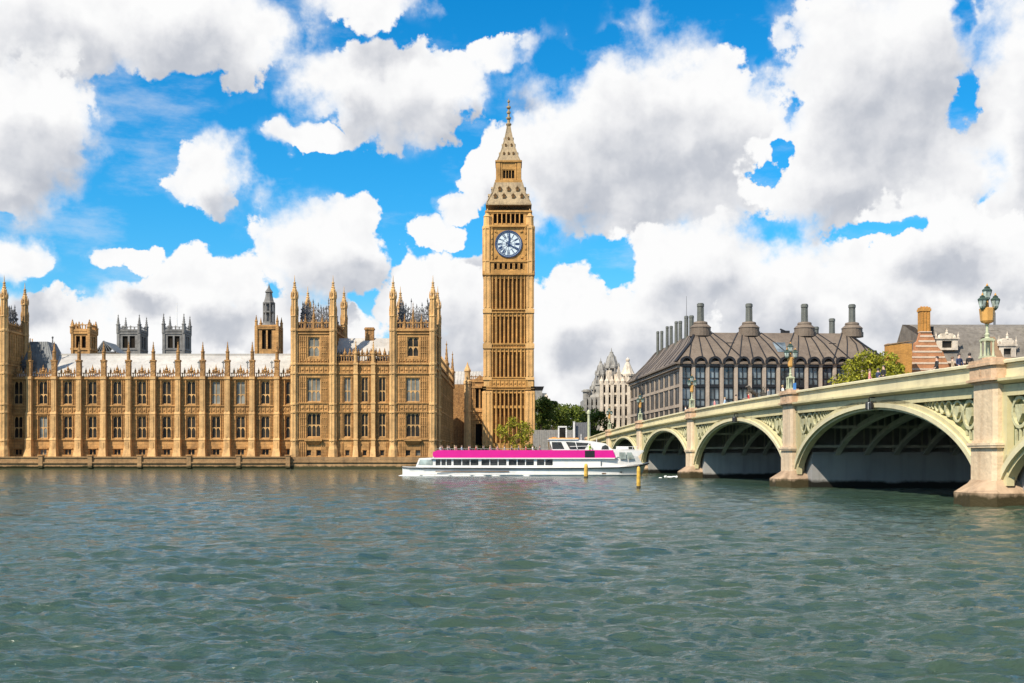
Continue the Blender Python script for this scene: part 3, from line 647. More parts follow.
    for ms, x, z in ((W_TU, cx, Zp(401.7)), (W_TL, cx, Zp(437)), (W_TT, cx, Zp(356.6)), (W_TB, cx-1.05, Zp(456)), (W_TB, cx+1.05, Zp(456))): add_window(root, ms, (x, .3, z))
    dk = MB(); dk.box(cx-hw+.4, cx+hw-.4, .95, depth-.4, 2.4, ztop-.3); part('tower_core', dk, M['void'], root)
def palace_pavilion():
    X0 = PX(313.75, PY); root = thing('palace_pavilion', 'gothic sandstone palace end block with two turreted towers and long side wall', 'palace', (X0, PY, 0))
    cl, cr = 0.0, PX(413, PY) - X0
    tower_block(root, cl, 3.87, 15, 1); tower_block(root, cr, 4.0, 15, 2)
    # recessed centre of three bays
    xa, xb = 3.87, cr - 4.0; ybk = .5
    cs = [PX(p, PY) - X0 for p in (347, 364.3, 381.8)]; bs = [PX(p, PY) - X0 for p in (355.7, 373.2)]
    holes = []
    for c in cs: holes += [(c-.72, c+.72, Zp(402), Zp(377)), (c-.72, c+.72, Zp(437), Zp(413)), (c-.45, c+.45, Zp(456), Zp(450))]
    w = wall_grid(xa, xb, 2.3, Zp(364), holes, .5)
    for z, p, h in STRINGS: w.box(xa, xb, -p, .05, z, z + h)
    for c in cs:
        carve_band(w, c-1.2, c+1.2, 0, Zp(411.5), Zp(404.5), .8, .15); carve_band(w, c-1.2, c+1.2, 0, Zp(372.6), Zp(366.5), .8, .15)
        for s in (-1, 1):
            for off in (.86, 1.14):
                for za, zb in ((Zp(402), Zp(376)), (Zp(437), Zp(413)), (Zp(456), Zp(442))): w.box(c + s*off - .05, c + s*off + .05, -.14, .02, za, zb)
    w.tbox((xa, xb, -1.2, .05), (xa, xb, -.35, .05), 2.3, Zp(457.5))
    mm = MB(); mm.merge(w, T(0, ybk)); part('centre_wall', mm, M['palace'], root)
    pr = MB(); pierced_parapet(pr, xa + .3, xb - .3, ybk, Zp(362.5), 1.6, .5)
    for c in cs + bs: 
        for dx in (-.5, .5): pr.lathe(c + dx, ybk + .1, [(Zp(362.5) + 1.5, .2), (Zp(362.5) + 1.9, .38), (Zp(362.5) + 2.3, .2), (Zp(362.5) + 3.0, .03)], 5)
    part('centre_parapet', pr, M['palace_dark'], root)
    b = MB(); b.box(-.4, .4, -.75, .1, 2.3, Zp(364)); b.tbox((-.6, .6, -1.5, .1), (-.42, .42, -.8, .1), 2.3, 4.6); b.merge(pinnacle_mb(Zp(364), Zp(340), .42), T(0, -.3))
    for z, p, h in STRINGS: b.box(-.5, .5, -.85, .05, z - .03, z + h + .03)
    bme = b.mesh('buttress', M['palace_trim'])
    for x in bs: ob('buttress', bme, root, (x, ybk, 0))
    for c in cs: add_window(root, W_C, (c, ybk + .25, Zp(402))); add_window(root, W_CL, (c, ybk + .25, Zp(437))); add_window(root, W_CB, (c, ybk + .25, Zp(456)))
    rf = MB(); ze, zr = Zp(363), PZ(338, 238)
    rf.quad((xa, 1.4, ze), (xb, 1.4, ze), (xb, 7.5, zr), (xa, 7.5, zr)); rf.quad((xa, 7.5, zr), (xb, 7.5, zr), (xb, 13.6, ze), (xa, 13.6, ze)); rf.quad((xa, .8, ze-.1), (xb, .8, ze-.1), (xb, 1.4, ze), (xa, 1.4, ze))
    rr = part('centre_roof', rf, M['white_roof'], root)
    ch = MB(); ch.box(-.9, .9, -.6, .6, -1.5, 2.2); ch.box(-1.05, 1.05, -.75, .75, 1.7, 2.0); part('chimney', ch, M['palace_dark'], rr, ((xa+xb)/2 + .4, 7.5, zr))
    cr1 = iron_cresting(2.3, .3, 0, 2.4, 5); part('centre_cresting', cr1, M['cresting'], root, (xa + 2.2, 2.0, ze))
    cr2 = iron_cresting(2.3, .3, 0, 1.9, 6); part('centre_cresting', cr2, M['cresting'], root, (xb - 3.0, 2.0, ze))
    dk = MB(); dk.box(xa, xb, ybk + .8, 13, 2.4, ze - .3); part('centre_core', dk, M['void'], root)
    # long north return, seen obliquely
    xs = cr + 4.0; y0, y1 = 15.0, 78.0
    sw = wall_grid(0, y1, 2.3, 22.3, [], .5)
    for z, p, h in ((3.9, .4, .4), (6.0, .22, .24), (9.2, .16, .2), (12.4, .2, .22), (16.5, .16, .2), (20.6, .34, .5), (22.0, .3, .35)): sw.box(0, y1, -p, .05, z, z + h)
    k = 1.4
    while k < y1:
        sw.box(k - .22, k + .22, -.22, .02, 2.4, 20.8); k += 3.1
    k = 2.2
    while k < y1: sw.box(k, k + .12, -.1, .02, 6.4, 20.6); k += .78
    rw = MB(); rw.merge(sw, T(xs, .3) @ RZ(math.pi/2)); rw.quad((xs, y0, 2.3), (xs - 12, y0, 2.3), (xs - 12, y0, 22.3), (xs, y0, 22.3)); rw.quad((xs, y1, 2.3), (xs - 12, y1, 2.3), (xs - 12, y1, 22.3), (xs, y1, 22.3))
    part('side_wall', rw, M['palace'], root)
    pr = MB(); q = MB(); pierced_parapet(q, y0 + .8, y1, 0, 22.35, 2.1, .7); pr.merge(q, T(xs, 0) @ RZ(math.pi/2)); part('side_parapet', pr, M['palace_trim'], root)
    rf = MB(); rf.quad((xs - 1.2, y0, 21.2), (xs - 1.2, y1, 21.2), (xs - 7, y1, 25.5), (xs - 7, y0, 25.5)); rf.quad((xs - 7, y0, 25.5), (xs - 7, y1, 25.5), (xs - 13, y1, 21.2), (xs - 13, y0, 21.2)); part('side_roof', rf, M['slate'], root)
    tp = pinnacle_mb(20.5, 30.5, .62); pm = tp.mesh('pinnacle', M['palace_dark']); 
    for y in (48, 76): ob('pinnacle', pm, root, (xs, y, 0))
palace_pavilion()
lt = thing('palace_tower', 'turreted sandstone gothic tower rising beside the dark slate roof of the palace', 'tower', (PX(4, PY) - 3.87, PY, 0))
tower_block(lt, 0.0, 3.87, 9.8, 3)
# dark slate roof house between tower and pale roof
def dark_roof():
    Y = 240.0; root = thing('slate_roof_block', 'dark grey slate roof with iron finial rising behind the palace parapet', 'roof', (PX(44, Y), Y, 0))
    zb, zt = 18.8, PZ(341, Y)
    r = MB(); r.tbox((-5.6, 3.6, -1.5, 8), (-3.6, 0.2, 1.4, 6), zb, zt)
    for k in range(9): x = -5.0 + k*.95; r.bar((x, -1.45, zb + .05), (x*.42 - 1.0, 1.35, zt), .1)
    part('roof', r, M['slate'], root)
    f = MB(); f.lathe(1.0, 2, [(zt - 1, .2), (zt + .6, .1), (zt + 1.0, .25), (zt + 1.2, .06), (PZ(338, Y), .03)], 6); part('finial', f, M['cresting'], root)
    part('iron_cresting', iron_cresting(2.6, .2, zb + .5, 3.2, 9), M['cresting'], root, (-4.0, -1.2, 0))
    wb = MB(); wb.box(-5.6, 3.6, -1.0, 8, 2.45, zb); part('wall', wb, M['palace'], root)
dark_roof()

# terrace wall in front of the palace
def terrace():
    x0, x1 = -190.0, PX(289, 229)
    root = thing('terrace_wall', 'long low sandstone river terrace wall with mouldings under the palace windows', 'wall', (x0, 229, 0))
    L_ = x1 - x0; w = MB()
    w.box(0, L_, 0, .8, -2.5, 1.15); w.box(0, L_, -.25, .8, 1.15, 1.42); w.box(0, L_, .05, .8, 1.42, 2.25); w.box(0, L_, -.12, .86, 2.25, 2.5); w.box(0, L_, -.12, .8, .45, .65)
    w.box(0, L_, .8, 7.6, 1.0, 1.5)
    part('wall', w, M['palace_base'], root)
    p = MB(); p.box(-.42, .42, -.34, .9, .2, 2.58); p.box(-.5, .5, -.42, .95, 2.58, 2.72); pm = p.mesh('pilaster', M['palace_base'])
    X0 = PX(154, 229) - x0
    for k in range(-12, 8): 
        x = X0 + 7.0 + k*2*PITCH*.975
        if 0 < x < L_: ob('pilaster', pm, root, (x, 0, 0))
    fw = thing('pavilion_plinth', 'stone river footing with wet green foot under the two-towered palace block', 'wall', (PX(289, 229), 229.4, 0))
    w = MB(); l2 = PX(443, 229) - PX(289, 229); w.tbox((0, l2, -.5, 3), (.3, l2 - .3, .2, 3), -2.5, 1.4); w.box(.2, l2 - .2, 0.1, 3, 1.4, 2.4); w.box(0, l2, -.1, 3, 1.3, 1.55); part('footing', w, M['palace_base'], fw)
    bw = thing('embankment_wall', 'stone embankment wall along the bank behind the pink striped boat', 'wall', (PX(443, 229), 232, 0))
    w = MB(); l3 = 19.0 - PX(443, 229); w.box(0, l3, 0, 6, -2.5, 2.5); w.box(-.1, l3, -.2, .5, 2.5, 3.3); part('wall', w, M['palace_base'], bw)
    nw = thing('north_embankment_wall', 'granite embankment wall on the far bank beyond the bridge arches', 'wall', (42, BANK_Y, 0))
    w = MB(); w.box(0, 700, 0, 4, -2.5, 3.2); w.box(0, 700, -.2, .7, 3.2, 4.2); part('wall', w, M['palace_base'], nw)
terrace()

# ------------------------------------------------------------------ clock tower
def clock_tower():
    YF = 311.0; S = F / YF; hw = 6.62
    Zt = lambda py: EYE + (455 - py) / S
    root = thing('clock_tower', 'tall golden sandstone clock tower with a white dial and tapering iron spire', 'clock tower', (PX(508.6, YF), YF + hw, 0))
    sides = [RZ(k * math.pi/2) for k in range(4)]
    # shaft: recessed panels between moulded ribs
    stages = [(Zt(309), Zt(275)), (Zt(343.5), Zt(313)), (Zt(378), Zt(348.5)), (Zt(455), Zt(390))]
    sh = MB(); core = 5.95; sh.box(-core, core, -core, core, 2.4, Zt(273))
    slit = []
    for mtx in sides:
        f = MB()
        for zb, zt in stages:
            low = zb < 6
            e = .30 if low else 0
            for x in (-4.35, -3.35, -2.24, -1.12, 0, 1.12, 2.24, 3.35, 4.35):
                wd = .27 if abs(x) in (3.35,) else .19
                f.box(x - wd, x + wd, -hw - e, -core + .05, zb, zt); f.box(x - wd*.45, x + wd*.45, -hw - e - .14, -hw - e + .02, zb, zt)
            for k in range(10):   # cusped heads of the panels
                x = -4.9 + k*1.09
                f.box(x - .5, x + .5, -hw + .12 - e, -core + .02, zt - .9, zt - .1)
                if low: f.box(x - .5, x + .5, -hw + .2 - e, -core + .02, zb + (zt-zb)*.72, zb + (zt-zb)*.76); f.box(x - .5, x + .5, -hw + .1 - e, -core + .02, zb, zb + 3.2)
        for z0, z1, pj in ((Zt(313), Zt(309), .25), (Zt(348.5), Zt(343.5), .25), (Zt(380), Zt(377), .3), (Zt(390), Zt(386.5), .55)):
            f.box(-hw - pj, hw + pj, -hw - pj, -hw + .6, z1 - .3, z1); f.box(-hw - pj, hw + pj, -hw - pj, -hw + .6, z0, z0 + .28)
            f.box(-5.2, 5.2, -hw + .12, -core + .02, z0, z1)
            carve_band(f, -4.4, 4.4, -hw + .12, z0 + .3, z1 - .3, .9, .2)
        f.box(-5.2, 5.2, -hw - .2, -core, Zt(386.5), Zt(380)); carve_band(f, -4.6, 4.6, -hw - .2, Zt(386.5), Zt(380), 1.1, .2)
        sh.merge(f, mtx)
    part('shaft', sh, M['tower'], root)
    # slender windows between the ribs (front, left and right)
    sw = MB(); sw.quad((-.19, 0, 0), (.19, 0, 0), (.19, 0, 1), (-.19, 0, 1)); swm = sw.mesh('slit_window', M['slit'])
    for mtx, a in ((sides[0], 0), (sides[1], math.pi/2), (sides[3], -math.pi/2)):
        for zb, zt in stages[:3] + [(Zt(418), Zt(391))]:
            for x in (-1.68, -.56, .56, 1.68) if a else (-2.8, -1.68, -.56, .56, 1.68, 2.8):
                for q0, q1 in ((.05, .90),):
                    p = mtx @ Vector((x, -core - .012, zb + (zt-zb)*q0)); o = ob('slit_window', swm, root, p, a); o.scale = (1, 1, (zt-zb)*(q1-q0))
    # corner buttresses
    cb = MB()
    cb.box(-.95, .95, -.95, .95, 2.4, Zt(273))
    cb.tbox((-1.35, 1.35, -1.35, 1.35), (-1.25, 1.25, -1.25, 1.25), 2.4, Zt(392)); cb.tbox((-1.25, 1.25, -1.25, 1.25), (-.95, .95, -.95, .95), Zt(392), Zt(388))
    for x in (-.5, .5):
        for zb, zt in stages:
            for m_ in sides: q = MB(); e = .35 if zb < 6 else 0; q.box(x - .16, x + .16, -1.1 - e, -.9, zb + .5, zt - .4); q.box(x-.3, x+.3, -1.05-e, -.9, zt - 1.0, zt - .6); cb.merge(q, m_)
    for z0, z1 in ((Zt(313), Zt(309)), (Zt(348.5), Zt(343.5)), (Zt(380), Zt(377)), (Zt(390), Zt(386.5))): cb.box(-1.2, 1.2, -1.2, 1.2, z0, z1)
    cbm = cb.mesh('corner_buttress', M['tower_trim'])
    for sx in (-1, 1):
        for sy in (-1, 1): ob('corner_buttress', cbm, root, (sx*5.75, sy*5.75, 0))
    # clock stage
    cs = MB(); w1 = 6.75
    z_a, z_b, z_c, z_d, z_e = Zt(275), Zt(271), Zt(261.5), Zt(226.5), Zt(210)
    cs.box(-w1 - .3, w1 + .3, -w1 - .3, w1 + .3, z_a, z_a + .45); cs.box(-w1 - .1, w1 + .1, -w1 - .1, w1 + .1, z_a + .45, z_b)
    for mtx in sides:
        f = MB()
        hl = [(x - .36, x + .36, z_b + .5, z_c - .5) for x in (-3.5, -2.1, -.7, .7, 2.1, 3.5)]
        f.merge(wall_grid(-5.2, 5.2, z_b, z_c, hl, .6), T(0, -w1))
        for h in hl: f.box(h[0]-.22, h[0]-.06, -w1-.18, -w1+.02, h[2], h[3]); f.box(h[1]+.06, h[1]+.22, -w1-.18, -w1+.02, h[2], h[3])
        f.box(-5.3, 5.3, -w1-.25, -w1+.1, z_c - .18, z_c + .25); f.box(-5.3, 5.3, -w1-.3, -w1+.1, z_d - .15, z_d + .45)
        f.box(-5.2, 5.2, -w1+.25, -w1+.6, z_c, z_d)          # dial wall
        for s in (-1, 1):                                      # square frame round the dial
            f.box(s*4.55-.3, s*4.55+.3, -w1-.05, -w1+.3, z_c, z_d)
            for i in range(7):
                zz = z_c + .6 + i*(z_d - z_c - .9)/6; f.box(s*4.55-.16, s*4.55+.16, -w1-.2, -w1, zz-.3, zz+.2)
        zc = Zt(244)
        for s in (-1, 1):
            for t in (-1, 1):
                for i in range(3): r_ = .62 - i*.17; f.box(s*(3.55-.18*i)-r_*.4, s*(3.55-.18*i)+r_*.4, -w1-.02+.03*i, -w1+.3, zc + t*(3.55-.18*i)-r_*.4, zc + t*(3.55-.18*i)+r_*.4)
        cs.merge(f, mtx)
    inner = w1 - .62; cs.box(-inner, inner, -inner, inner, z_b - .1, z_d + .2)
    part('clock_stage', cs, M['tower'], root)
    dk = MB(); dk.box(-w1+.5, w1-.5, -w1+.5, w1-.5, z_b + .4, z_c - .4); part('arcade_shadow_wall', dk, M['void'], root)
    ct = MB(); ct.lathe(0, 0, [(z_a - .6, .9), (z_a, 1.35), (z_c, 1.35), (z_c, 1.5), (z_c + .4, 1.5), (z_c + .4, 1.3), (z_d - .6, 1.3), (z_d - .6, 1.5), (z_d, 1.5), (z_d + .2, 1.15), (z_d + 2.6, 1.05), (z_d + 2.8, 1.2), (z_d + 3.1, .8), (z_d + 4.2, .35), (z_d + 5.0, .05)], 8, math.pi/8)
    for k in range(8): a = math.pi/8 + k*math.pi/4; ct.bar((1.36*math.cos(a), 1.36*math.sin(a), z_a), (1.36*math.cos(a), 1.36*math.sin(a), z_d - .6), .22)
    ctm = ct.mesh('corner_turret', M['tower_trim'])
    for sx in (-1, 1):
        for sy in (-1, 1): ob('corner_turret', ctm, root, (sx*5.75, sy*5.75, 0))
    # dials
    dd = MB(); dd.lathe(0, 0, [(0, 3.45), (.12, 3.4)], 48); rim = MB(); n = 48
    def annulus(mb, r0, r1, z0, z1):
        vs = []; fs = []
        for k in range(n):
            a = 2*math.pi*k/n; c, s = math.cos(a), math.sin(a); vs += [(r0*c, r0*s, z0), (r1*c, r1*s, z0), (r1*c, r1*s, z1), (r0*c, r0*s, z1)]
        for k in range(n):
            a, b = 4*k, 4*((k+1) % n)
            for i in range(4): j = (i+1) % 4; fs.append((a+i, b+i, b+j, a+j))
        mb.add(vs, fs)
    annulus(rim, 3.38, 3.68, 0, .32)
    num = MB(); annulus(num, 3.0, 3.2, .125, .16); annulus(num, 1.62, 1.7, .125, .16); annulus(num, .55, .75, .125, .17)
    roman = ['XII','I','II','III','IV','V','VI','VII','VIII','IX','X','XI']
    for k, rn in enumerate(roman):
        a = math.pi/2 - k*math.pi/6; ux, uy = math.cos(a), math.sin(a); tx, ty = uy, -ux
        def pt(u, v): return (ux*(2.35 + v) + tx*u, uy*(2.35 + v) + ty*u, .145)
        wds = {'I': .20, 'V': .46, 'X': .46}; tot = sum(wds[c] for c in rn); u = -tot/2
        for c in rn:
            w_ = wds[c]; m_ = u + w_/2
            if c == 'I': num.bar(pt(m_, -.55), pt(m_, .55), .19, .04)
            elif c == 'V': num.bar(pt(u + .05, .55), pt(m_, -.55), .19, .04); num.bar(pt(u + w_ - .05, .55), pt(m_, -.55), .08, .04)
            else: num.bar(pt(u + .05, .55), pt(u + w_ - .05, -.55), .19, .04); num.bar(pt(u + w_ - .05, .55), pt(u + .05, -.55), .08, .04)
            u += w_
        num.bar((ux*.8, uy*.8, .14), (ux*1.6, uy*1.6, .14), .10, .03)
    for k in range(60):
        a = 2*math.pi*k/60; num.bar((2.98*math.cos(a), 2.98*math.sin(a), .14), (3.3*math.cos(a), 3.3*math.sin(a), .14), .09, .03)
    mh = MB(); a = R(90 - 122); mh.bar((-.8*math.cos(a), -.8*math.sin(a), .3), (3.0*math.cos(a), 3.0*math.sin(a), .3), .24, .06); mh.bar((.2*math.cos(a), .2*math.sin(a), .3), (1.6*math.cos(a), 1.6*math.sin(a), .3), .36, .05)
    hh = MB(); a = R(90 - 11); hh.bar((-.6*math.cos(a), -.6*math.sin(a), .24), (1.9*math.cos(a), 1.9*math.sin(a), .24), .42, .06); hh.lathe(0, 0, [(.13, .34), (.36, .3)], 12)
    meshes = [dd.mesh('clock_dial', M['dial']), rim.mesh('dial_rim', M['dial_blue']), num.mesh('dial_numerals', M['dial_blue']), mh.mesh('minute_hand', M['dial_blue']), hh.mesh('hour_hand', M['dial_blue'])]
    for k in range(4):
        p = sides[k] @ Vector((0, -w1 + .24, Zt(244))); d = ob('clock_dial', meshes[0], root, p); d.rotation_euler = (math.pi/2, 0, k*math.pi/2)
        for nm, me in zip(('dial_rim', 'dial_numerals', 'minute_hand', 'hour_hand'), meshes[1:]): ob(nm, me, d)
    # belfry
    bf = MB(); w2 = 6.05
    for mtx in sides:
        f = MB(); hl = [(x - .42, x + .42, z_d + 1.0, z_e - .9) for x in (-3.6, -2.4, -1.2, 0, 1.2, 2.4, 3.6)]
        f.merge(wall_grid(-4.9, 4.9, z_d + .2, z_e, hl, .7), T(0, -w2)); f.box(-w2, w2, -w2 - .35, -w2 + .4, z_e - .5, z_e); f.box(-w2, w2, -w2 - .15, -w2 + .4, z_e - .85, z_e - .5)
        for h in hl: f.box(h[0] - .26, h[0] - .1, -w2 - .2, -w2 + .02, z_d + .6, z_e - .6)
        bf.merge(f, mtx)
    Zt = lambda py: EYE + (455 - py) * (YF + hw) / F      # the roofs stand over the middle of the tower
    part('belfry', bf, M['tower'], root)
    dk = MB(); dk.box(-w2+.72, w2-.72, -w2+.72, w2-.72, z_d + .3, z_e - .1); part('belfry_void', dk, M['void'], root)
    # lower roof with its rows of gilded dormers
    r0, r1, za, zb = 6.05, 3.7, Zt(209), Zt(185.5)
    rf = MB(); prof = [(0, r0), (.10, r0*.965), (.5, r0 - (r0-r1)*.62), (1, r1)]
    prev = None
    for t, r in prof:
        z = za + (zb - za)*t
        if prev: rf.tbox((-prev[1], prev[1], -prev[1], prev[1]), (-r, r, -r, r), prev[0], z)
        prev = (z, r)
    rf.box(-r0 - .2, r0 + .2, -r0 - .2, r0 + .2, za - .2, za + .1)
    def rad(z):
        t = (z - za)/(zb - za)
        for (t0, a0), (t1, a1) in zip(prof, prof[1:]):
            if t <= t1: return a0 + (a1 - a0)*(t - t0)/(t1 - t0)
        return r1
    for sx in (-1, 1):
        for sy in (-1, 1):
            for (t0, a0), (t1, a1) in zip(prof, prof[1:]): rf.bar((sx*a0, sy*a0, za + (zb-za)*t0), (sx*a1, sy*a1, za + (zb-za)*t1), .3)
    roof = part('lower_roof', rf, M['tower_roof'], root)
    dm = MB(); dm.box(-.42, .42, -.25, 1.2, 0, .8, 0); dm.add([(-.55, -.35, .8), (.55, -.35, .8), (0, -.35, 1.5), (-.55, 1.4, .8), (.55, 1.4, .8), (0, 1.4, 1.5)], [(0,1,2),(0,2,5,3),(1,4,5,2),(3,5,4)], 0)
    dm.box(-.34, .34, -.29, -.2, .06, .74, 1); dm.add([(-.34, -.37, .82), (.34, -.37, .82), (0, -.37, 1.28)], [(0,1,2)], 1)
    dmm = dm.mesh('dormer', [M['tower_roof'], M['slit']])
    for mi_, mtx in enumerate(sides):
        for zz, xs in ((Zt(202.3), (-3.6, -1.25, 1.25, 3.6)), (Zt(194.6), (-2.4, 0, 2.4))):
            for x in xs: o = ob('dormer', dmm, roof, mtx @ Vector((x, -rad(zz) - .05, zz)), mi_*math.pi/2)
    # lantern
    ln = MB(); w3 = 3.25; zc0, zc1 = Zt(185.5), Zt(163.5)
    ln.box(-3.7, 3.7, -3.7, 3.7, zc0, zc0 + .7)
    for mtx in sides:
        f = MB(); hl = [(x - .34, x + .34, zc0 + 1.2, zc0 + 3.5) for x in (-1.2, -.4 + .02, .4 - .02, 1.2)]
        hl = [(-1.55, -.85, zc0+1.2, zc0+3.4), (-.7, -.05, zc0+1.2, zc0+3.4), (.05, .7, zc0+1.2, zc0+3.4), (.85, 1.55, zc0+1.2, zc0+3.4)]
        f.merge(wall_grid(-w3, w3, zc0 + .7, zc1 - .3, hl, .4), T(0, -w3))
        for s in (-1, 1): f.box(s*2.85 - .5, s*2.85 + .5, -w3 - .22, -w3 + .2, zc0 + .7, zc1 - .3); f.box(s*1.95 - .14, s*1.95 + .14, -w3 - .14, -w3 + .2, zc0 + .7, zc1 - .3)
        f.box(-w3 - .35, w3 + .35, -w3 - .4, -w3 + .3, zc1 - .45, zc1); f.box(-1.9, 1.9, -w3-.1, -w3+.1, zc0+3.6, zc0+4.1)
        ln.merge(f, mtx)
    part('lantern', ln, M['tower'], root, label='gilded stone lantern stage between the two iron roofs')
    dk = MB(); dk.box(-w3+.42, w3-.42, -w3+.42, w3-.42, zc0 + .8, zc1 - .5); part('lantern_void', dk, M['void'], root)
    # spire
    sp = MB(); prof = [(Zt(163.5), 3.15), (Zt(160), 2.75), (Zt(150), 1.85), (Zt(140), 1.12), (Zt(131), .62), (Zt(126), .42)]
    for (z0, a0), (z1, a1) in zip(prof, prof[1:]): sp.tbox((-a0, a0, -a0, a0), (-a1, a1, -a1, a1), z0, z1)
    for sx in (-1, 1):
        for sy in (-1, 1):
            for (z0, a0), (z1, a1) in zip(prof, prof[1:]): sp.bar((sx*a0, sy*a0, z0), (sx*a1, sy*a1, z1), .2)
    spire = part('spire', sp, M['tower_roof'], root)
    for mi_, mtx in enumerate(sides):
        for zz, xs, rr_ in ((Zt(157), (-1.3, 0, 1.3), 2.48), (Zt(148), (-.8, .8), 1.7), (Zt(141), (0,), 1.2)):
            for x in xs: o = ob('spire_dormer', dmm, spire, mtx @ Vector((x, -rr_, zz)), mi_*math.pi/2); o.scale = (.62, .62, .62)
    fn = MB(); fn.lathe(0, 0, [(Zt(127), .45), (Zt(125), .75), (Zt(124), .8), (Zt(123), .4), (Zt(119.5), .35), (Zt(119), .66), (Zt(117.5), .7), (Zt(117), .32), (Zt(114), .28), (Zt(113.3), .55), (Zt(111.8), .55), (Zt(111), .25), (Zt(109.5), .22), (Zt(108), .62), (Zt(106.5), .55), (Zt(105.8), .18), (Zt(103), .14), (Zt(102.2), .36), (Zt(100.8), .36), (Zt(100), .1), (Zt(98.7), .04)], 10)
    part('finial', fn, M['tower_roof'], root)
clock_tower()

# low range beside the clock tower
def link_block():
    Y = 312.0; root = thing('link_range', 'low sandstone gothic range with one turret tucked between side wall and clock tower', 'building', (PX(467.5, Y), Y, 0))
    z = lambda py: PZ(py, Y)
    w = wall_grid(0, 5.2, 2.4, z(380), [(2.2, 3.1, z(408), z(388)), (3.5, 4.3, z(408), z(388)), (2.2, 4.3, z(446), z(424))], .6)
    for zz in (z(382), z(388), z(412), z(420), z(448)): w.box(0, 5.2, -.3, .05, zz, zz + .45)
    carve_band(w, 1.0, 5.1, 0, z(419), z(413), .8, .2)
    for x in (1.4, 1.8, 4.6): w.box(x - .1, x + .1, -.2, .02, 2.4, z(382))
    w.quad((0, 0, z(380)), (5.2, 0, z(380)), (5.2, 10, z(380)), (0, 10, z(380))); w.quad((0, 0, 2.4), (0, 10, 2.4), (0, 10, z(380)), (0, 0, z(380)))
    part('wall', w, M['palace'], root)
    g = MB(); g.add([(1.8, -.1, z(380)), (5.0, -.1, z(380)), (3.4, -.1, z(375)), (1.8, .4, z(380)), (5.0, .4, z(380)), (3.4, .4, z(375))], [(0,1,2),(3,5,4),(0,2,5,3),(1,4,5,2)]); pierced_parapet(g, .3, 5.2, 0, z(380), 1.0, .5); part('gable', g, M['palace_dark'], root)
    t = MB(); t.lathe(0, 0, [(2.4, 1.1), (z(412), .95), (z(412), 1.15), (z(410), 1.15), (z(410), .95), (z(384), .95), (z(384), 1.15), (z(381), 1.15), (z(380), .85), (z(372), .8), (z(371.5), 1.0), (z(370), .95), (z(366), .4), (z(362), .05)], 8, math.pi/8); part('turret', t, M['palace_trim'], root)
    v = MB(); v.box(.3, 5.1, .62, 9, 2.5, z(383)); part('core', v, M['void'], root)
    r = MB(); r.quad((-6, 12, z(384)), (6, 12, z(384)), (6, 19, z(370)+1.0), (-6, 19, z(370)+1.0)); r.quad((-6, 19, z(370)+1), (6, 19, z(370)+1), (6, 26, z(384)), (-6, 26, z(384)))
    for k in range(15): r.bar((-6 + k*.85, 12, z(384)+.05), (-6 + k*.85, 19, z(370)+1.05), .14)
    part('roof', r, M['white_roof'], root)
    b = MB(); b.box(-6, 6, 12.5, 25.5, 2.4, z(384) + .1); part('rear_wall', b, M['palace'], root)
    d = MB(); d.box(-5.2, -.8, 5.5, 9, 2.4, z(383)); part('recess_shade_wall', d, M['palace_dark'], root)  # dark stone block; the recess shade is put into its colour
link_block()

# ------------------------------------------------------------------ towers behind the palace
def square_tower(name, label, cat, px, w_px, Y, y_top, y_pin, mat, ztop_pin_r=.35, windows=2, group=None, flag=None, z0=2.4, y_win=None):
    s = F / Y; hw = w_px / s / 2; root = thing(name, label, cat, (PX(px, Y), Y, 0), 0, group); z = lambda py: PZ(py, Y)
    wt, wb = (y_win or (y_top + 6, y_top + 18)); ww = hw * 1.1 / windows
    hl = [(-hw*.62 + hw*1.24*(k + .5)/windows - ww*.42, -hw*.62 + hw*1.24*(k + .5)/windows + ww*.42, z(wb), z(wt)) for k in range(windows)]
    w = MB()
    for k in range(4): w.merge(wall_grid(-hw, hw, z0, z(y_top), hl, .6), T(0, hw) @ RZ(k*math.pi/2) @ T(0, -hw))
    w.quad((-hw, 0, z(y_top) - .6), (hw, 0, z(y_top) - .6), (hw, 2*hw, z(y_top) - .6), (-hw, 2*hw, z(y_top) - .6))
    for zz in (z(y_top + 1.5), z(y_top + 4), z(wb + 2)): w.box(-hw - .25, hw + .25, -.25, 2*hw + .25, zz, zz + .5)
    for s_ in (-1, 1):
        w.box(s_*hw*.9 - hw*.12, s_*hw*.9 + hw*.12, -.35, .3, z0, z(y_top)); w.box(s_*hw*.9 - hw*.12, s_*hw*.9 + hw*.12, 2*hw-.3, 2*hw+.35, z0, z(y_top))
    part('tower_wall', w, mat, root)
    pr = MB(); pierced_parapet(pr, -hw, hw, -.1, z(y_top), 1.4, hw/3.2)
    q = MB(); pierced_parapet(q, 0, 2*hw, 0, z(y_top), 1.4, hw/3.2); pr.merge(q, T(hw, 0) @ RZ(math.pi/2)); pr.merge(q, T(-hw + .22, 0) @ RZ(math.pi/2)); part('parapet', pr, mat, root)
    pm = MB(); pm.merge(pinnacle_mb(z(y_top + 3), z(y_pin), ztop_pin_r*2)); pmm = pm.mesh('pinnacle', mat)
    for x in (-hw*.92, hw*.92):
        for y in (.1, 2*hw - .1): ob('pinnacle', pmm, root, (x, y, 0))
    v = MB(); v.box(-hw+.65, hw-.65, .65, 2*hw-.65, z0 + .1, z(y_top) - .7); part('void', v, M['void'], root)
    if flag: f = MB(); f.lathe(0, hw, [(z(y_top), .22), (z(flag), .08)], 6); part('flagpole', f, M['offwhite'], root)
    return root
square_tower('ventilation_tower', 'short tan stone square tower with corner pinnacles behind the pale palace roof', 'tower', 80.8, 18.5, 285, 330, 319, M['palace'], .3, 2)
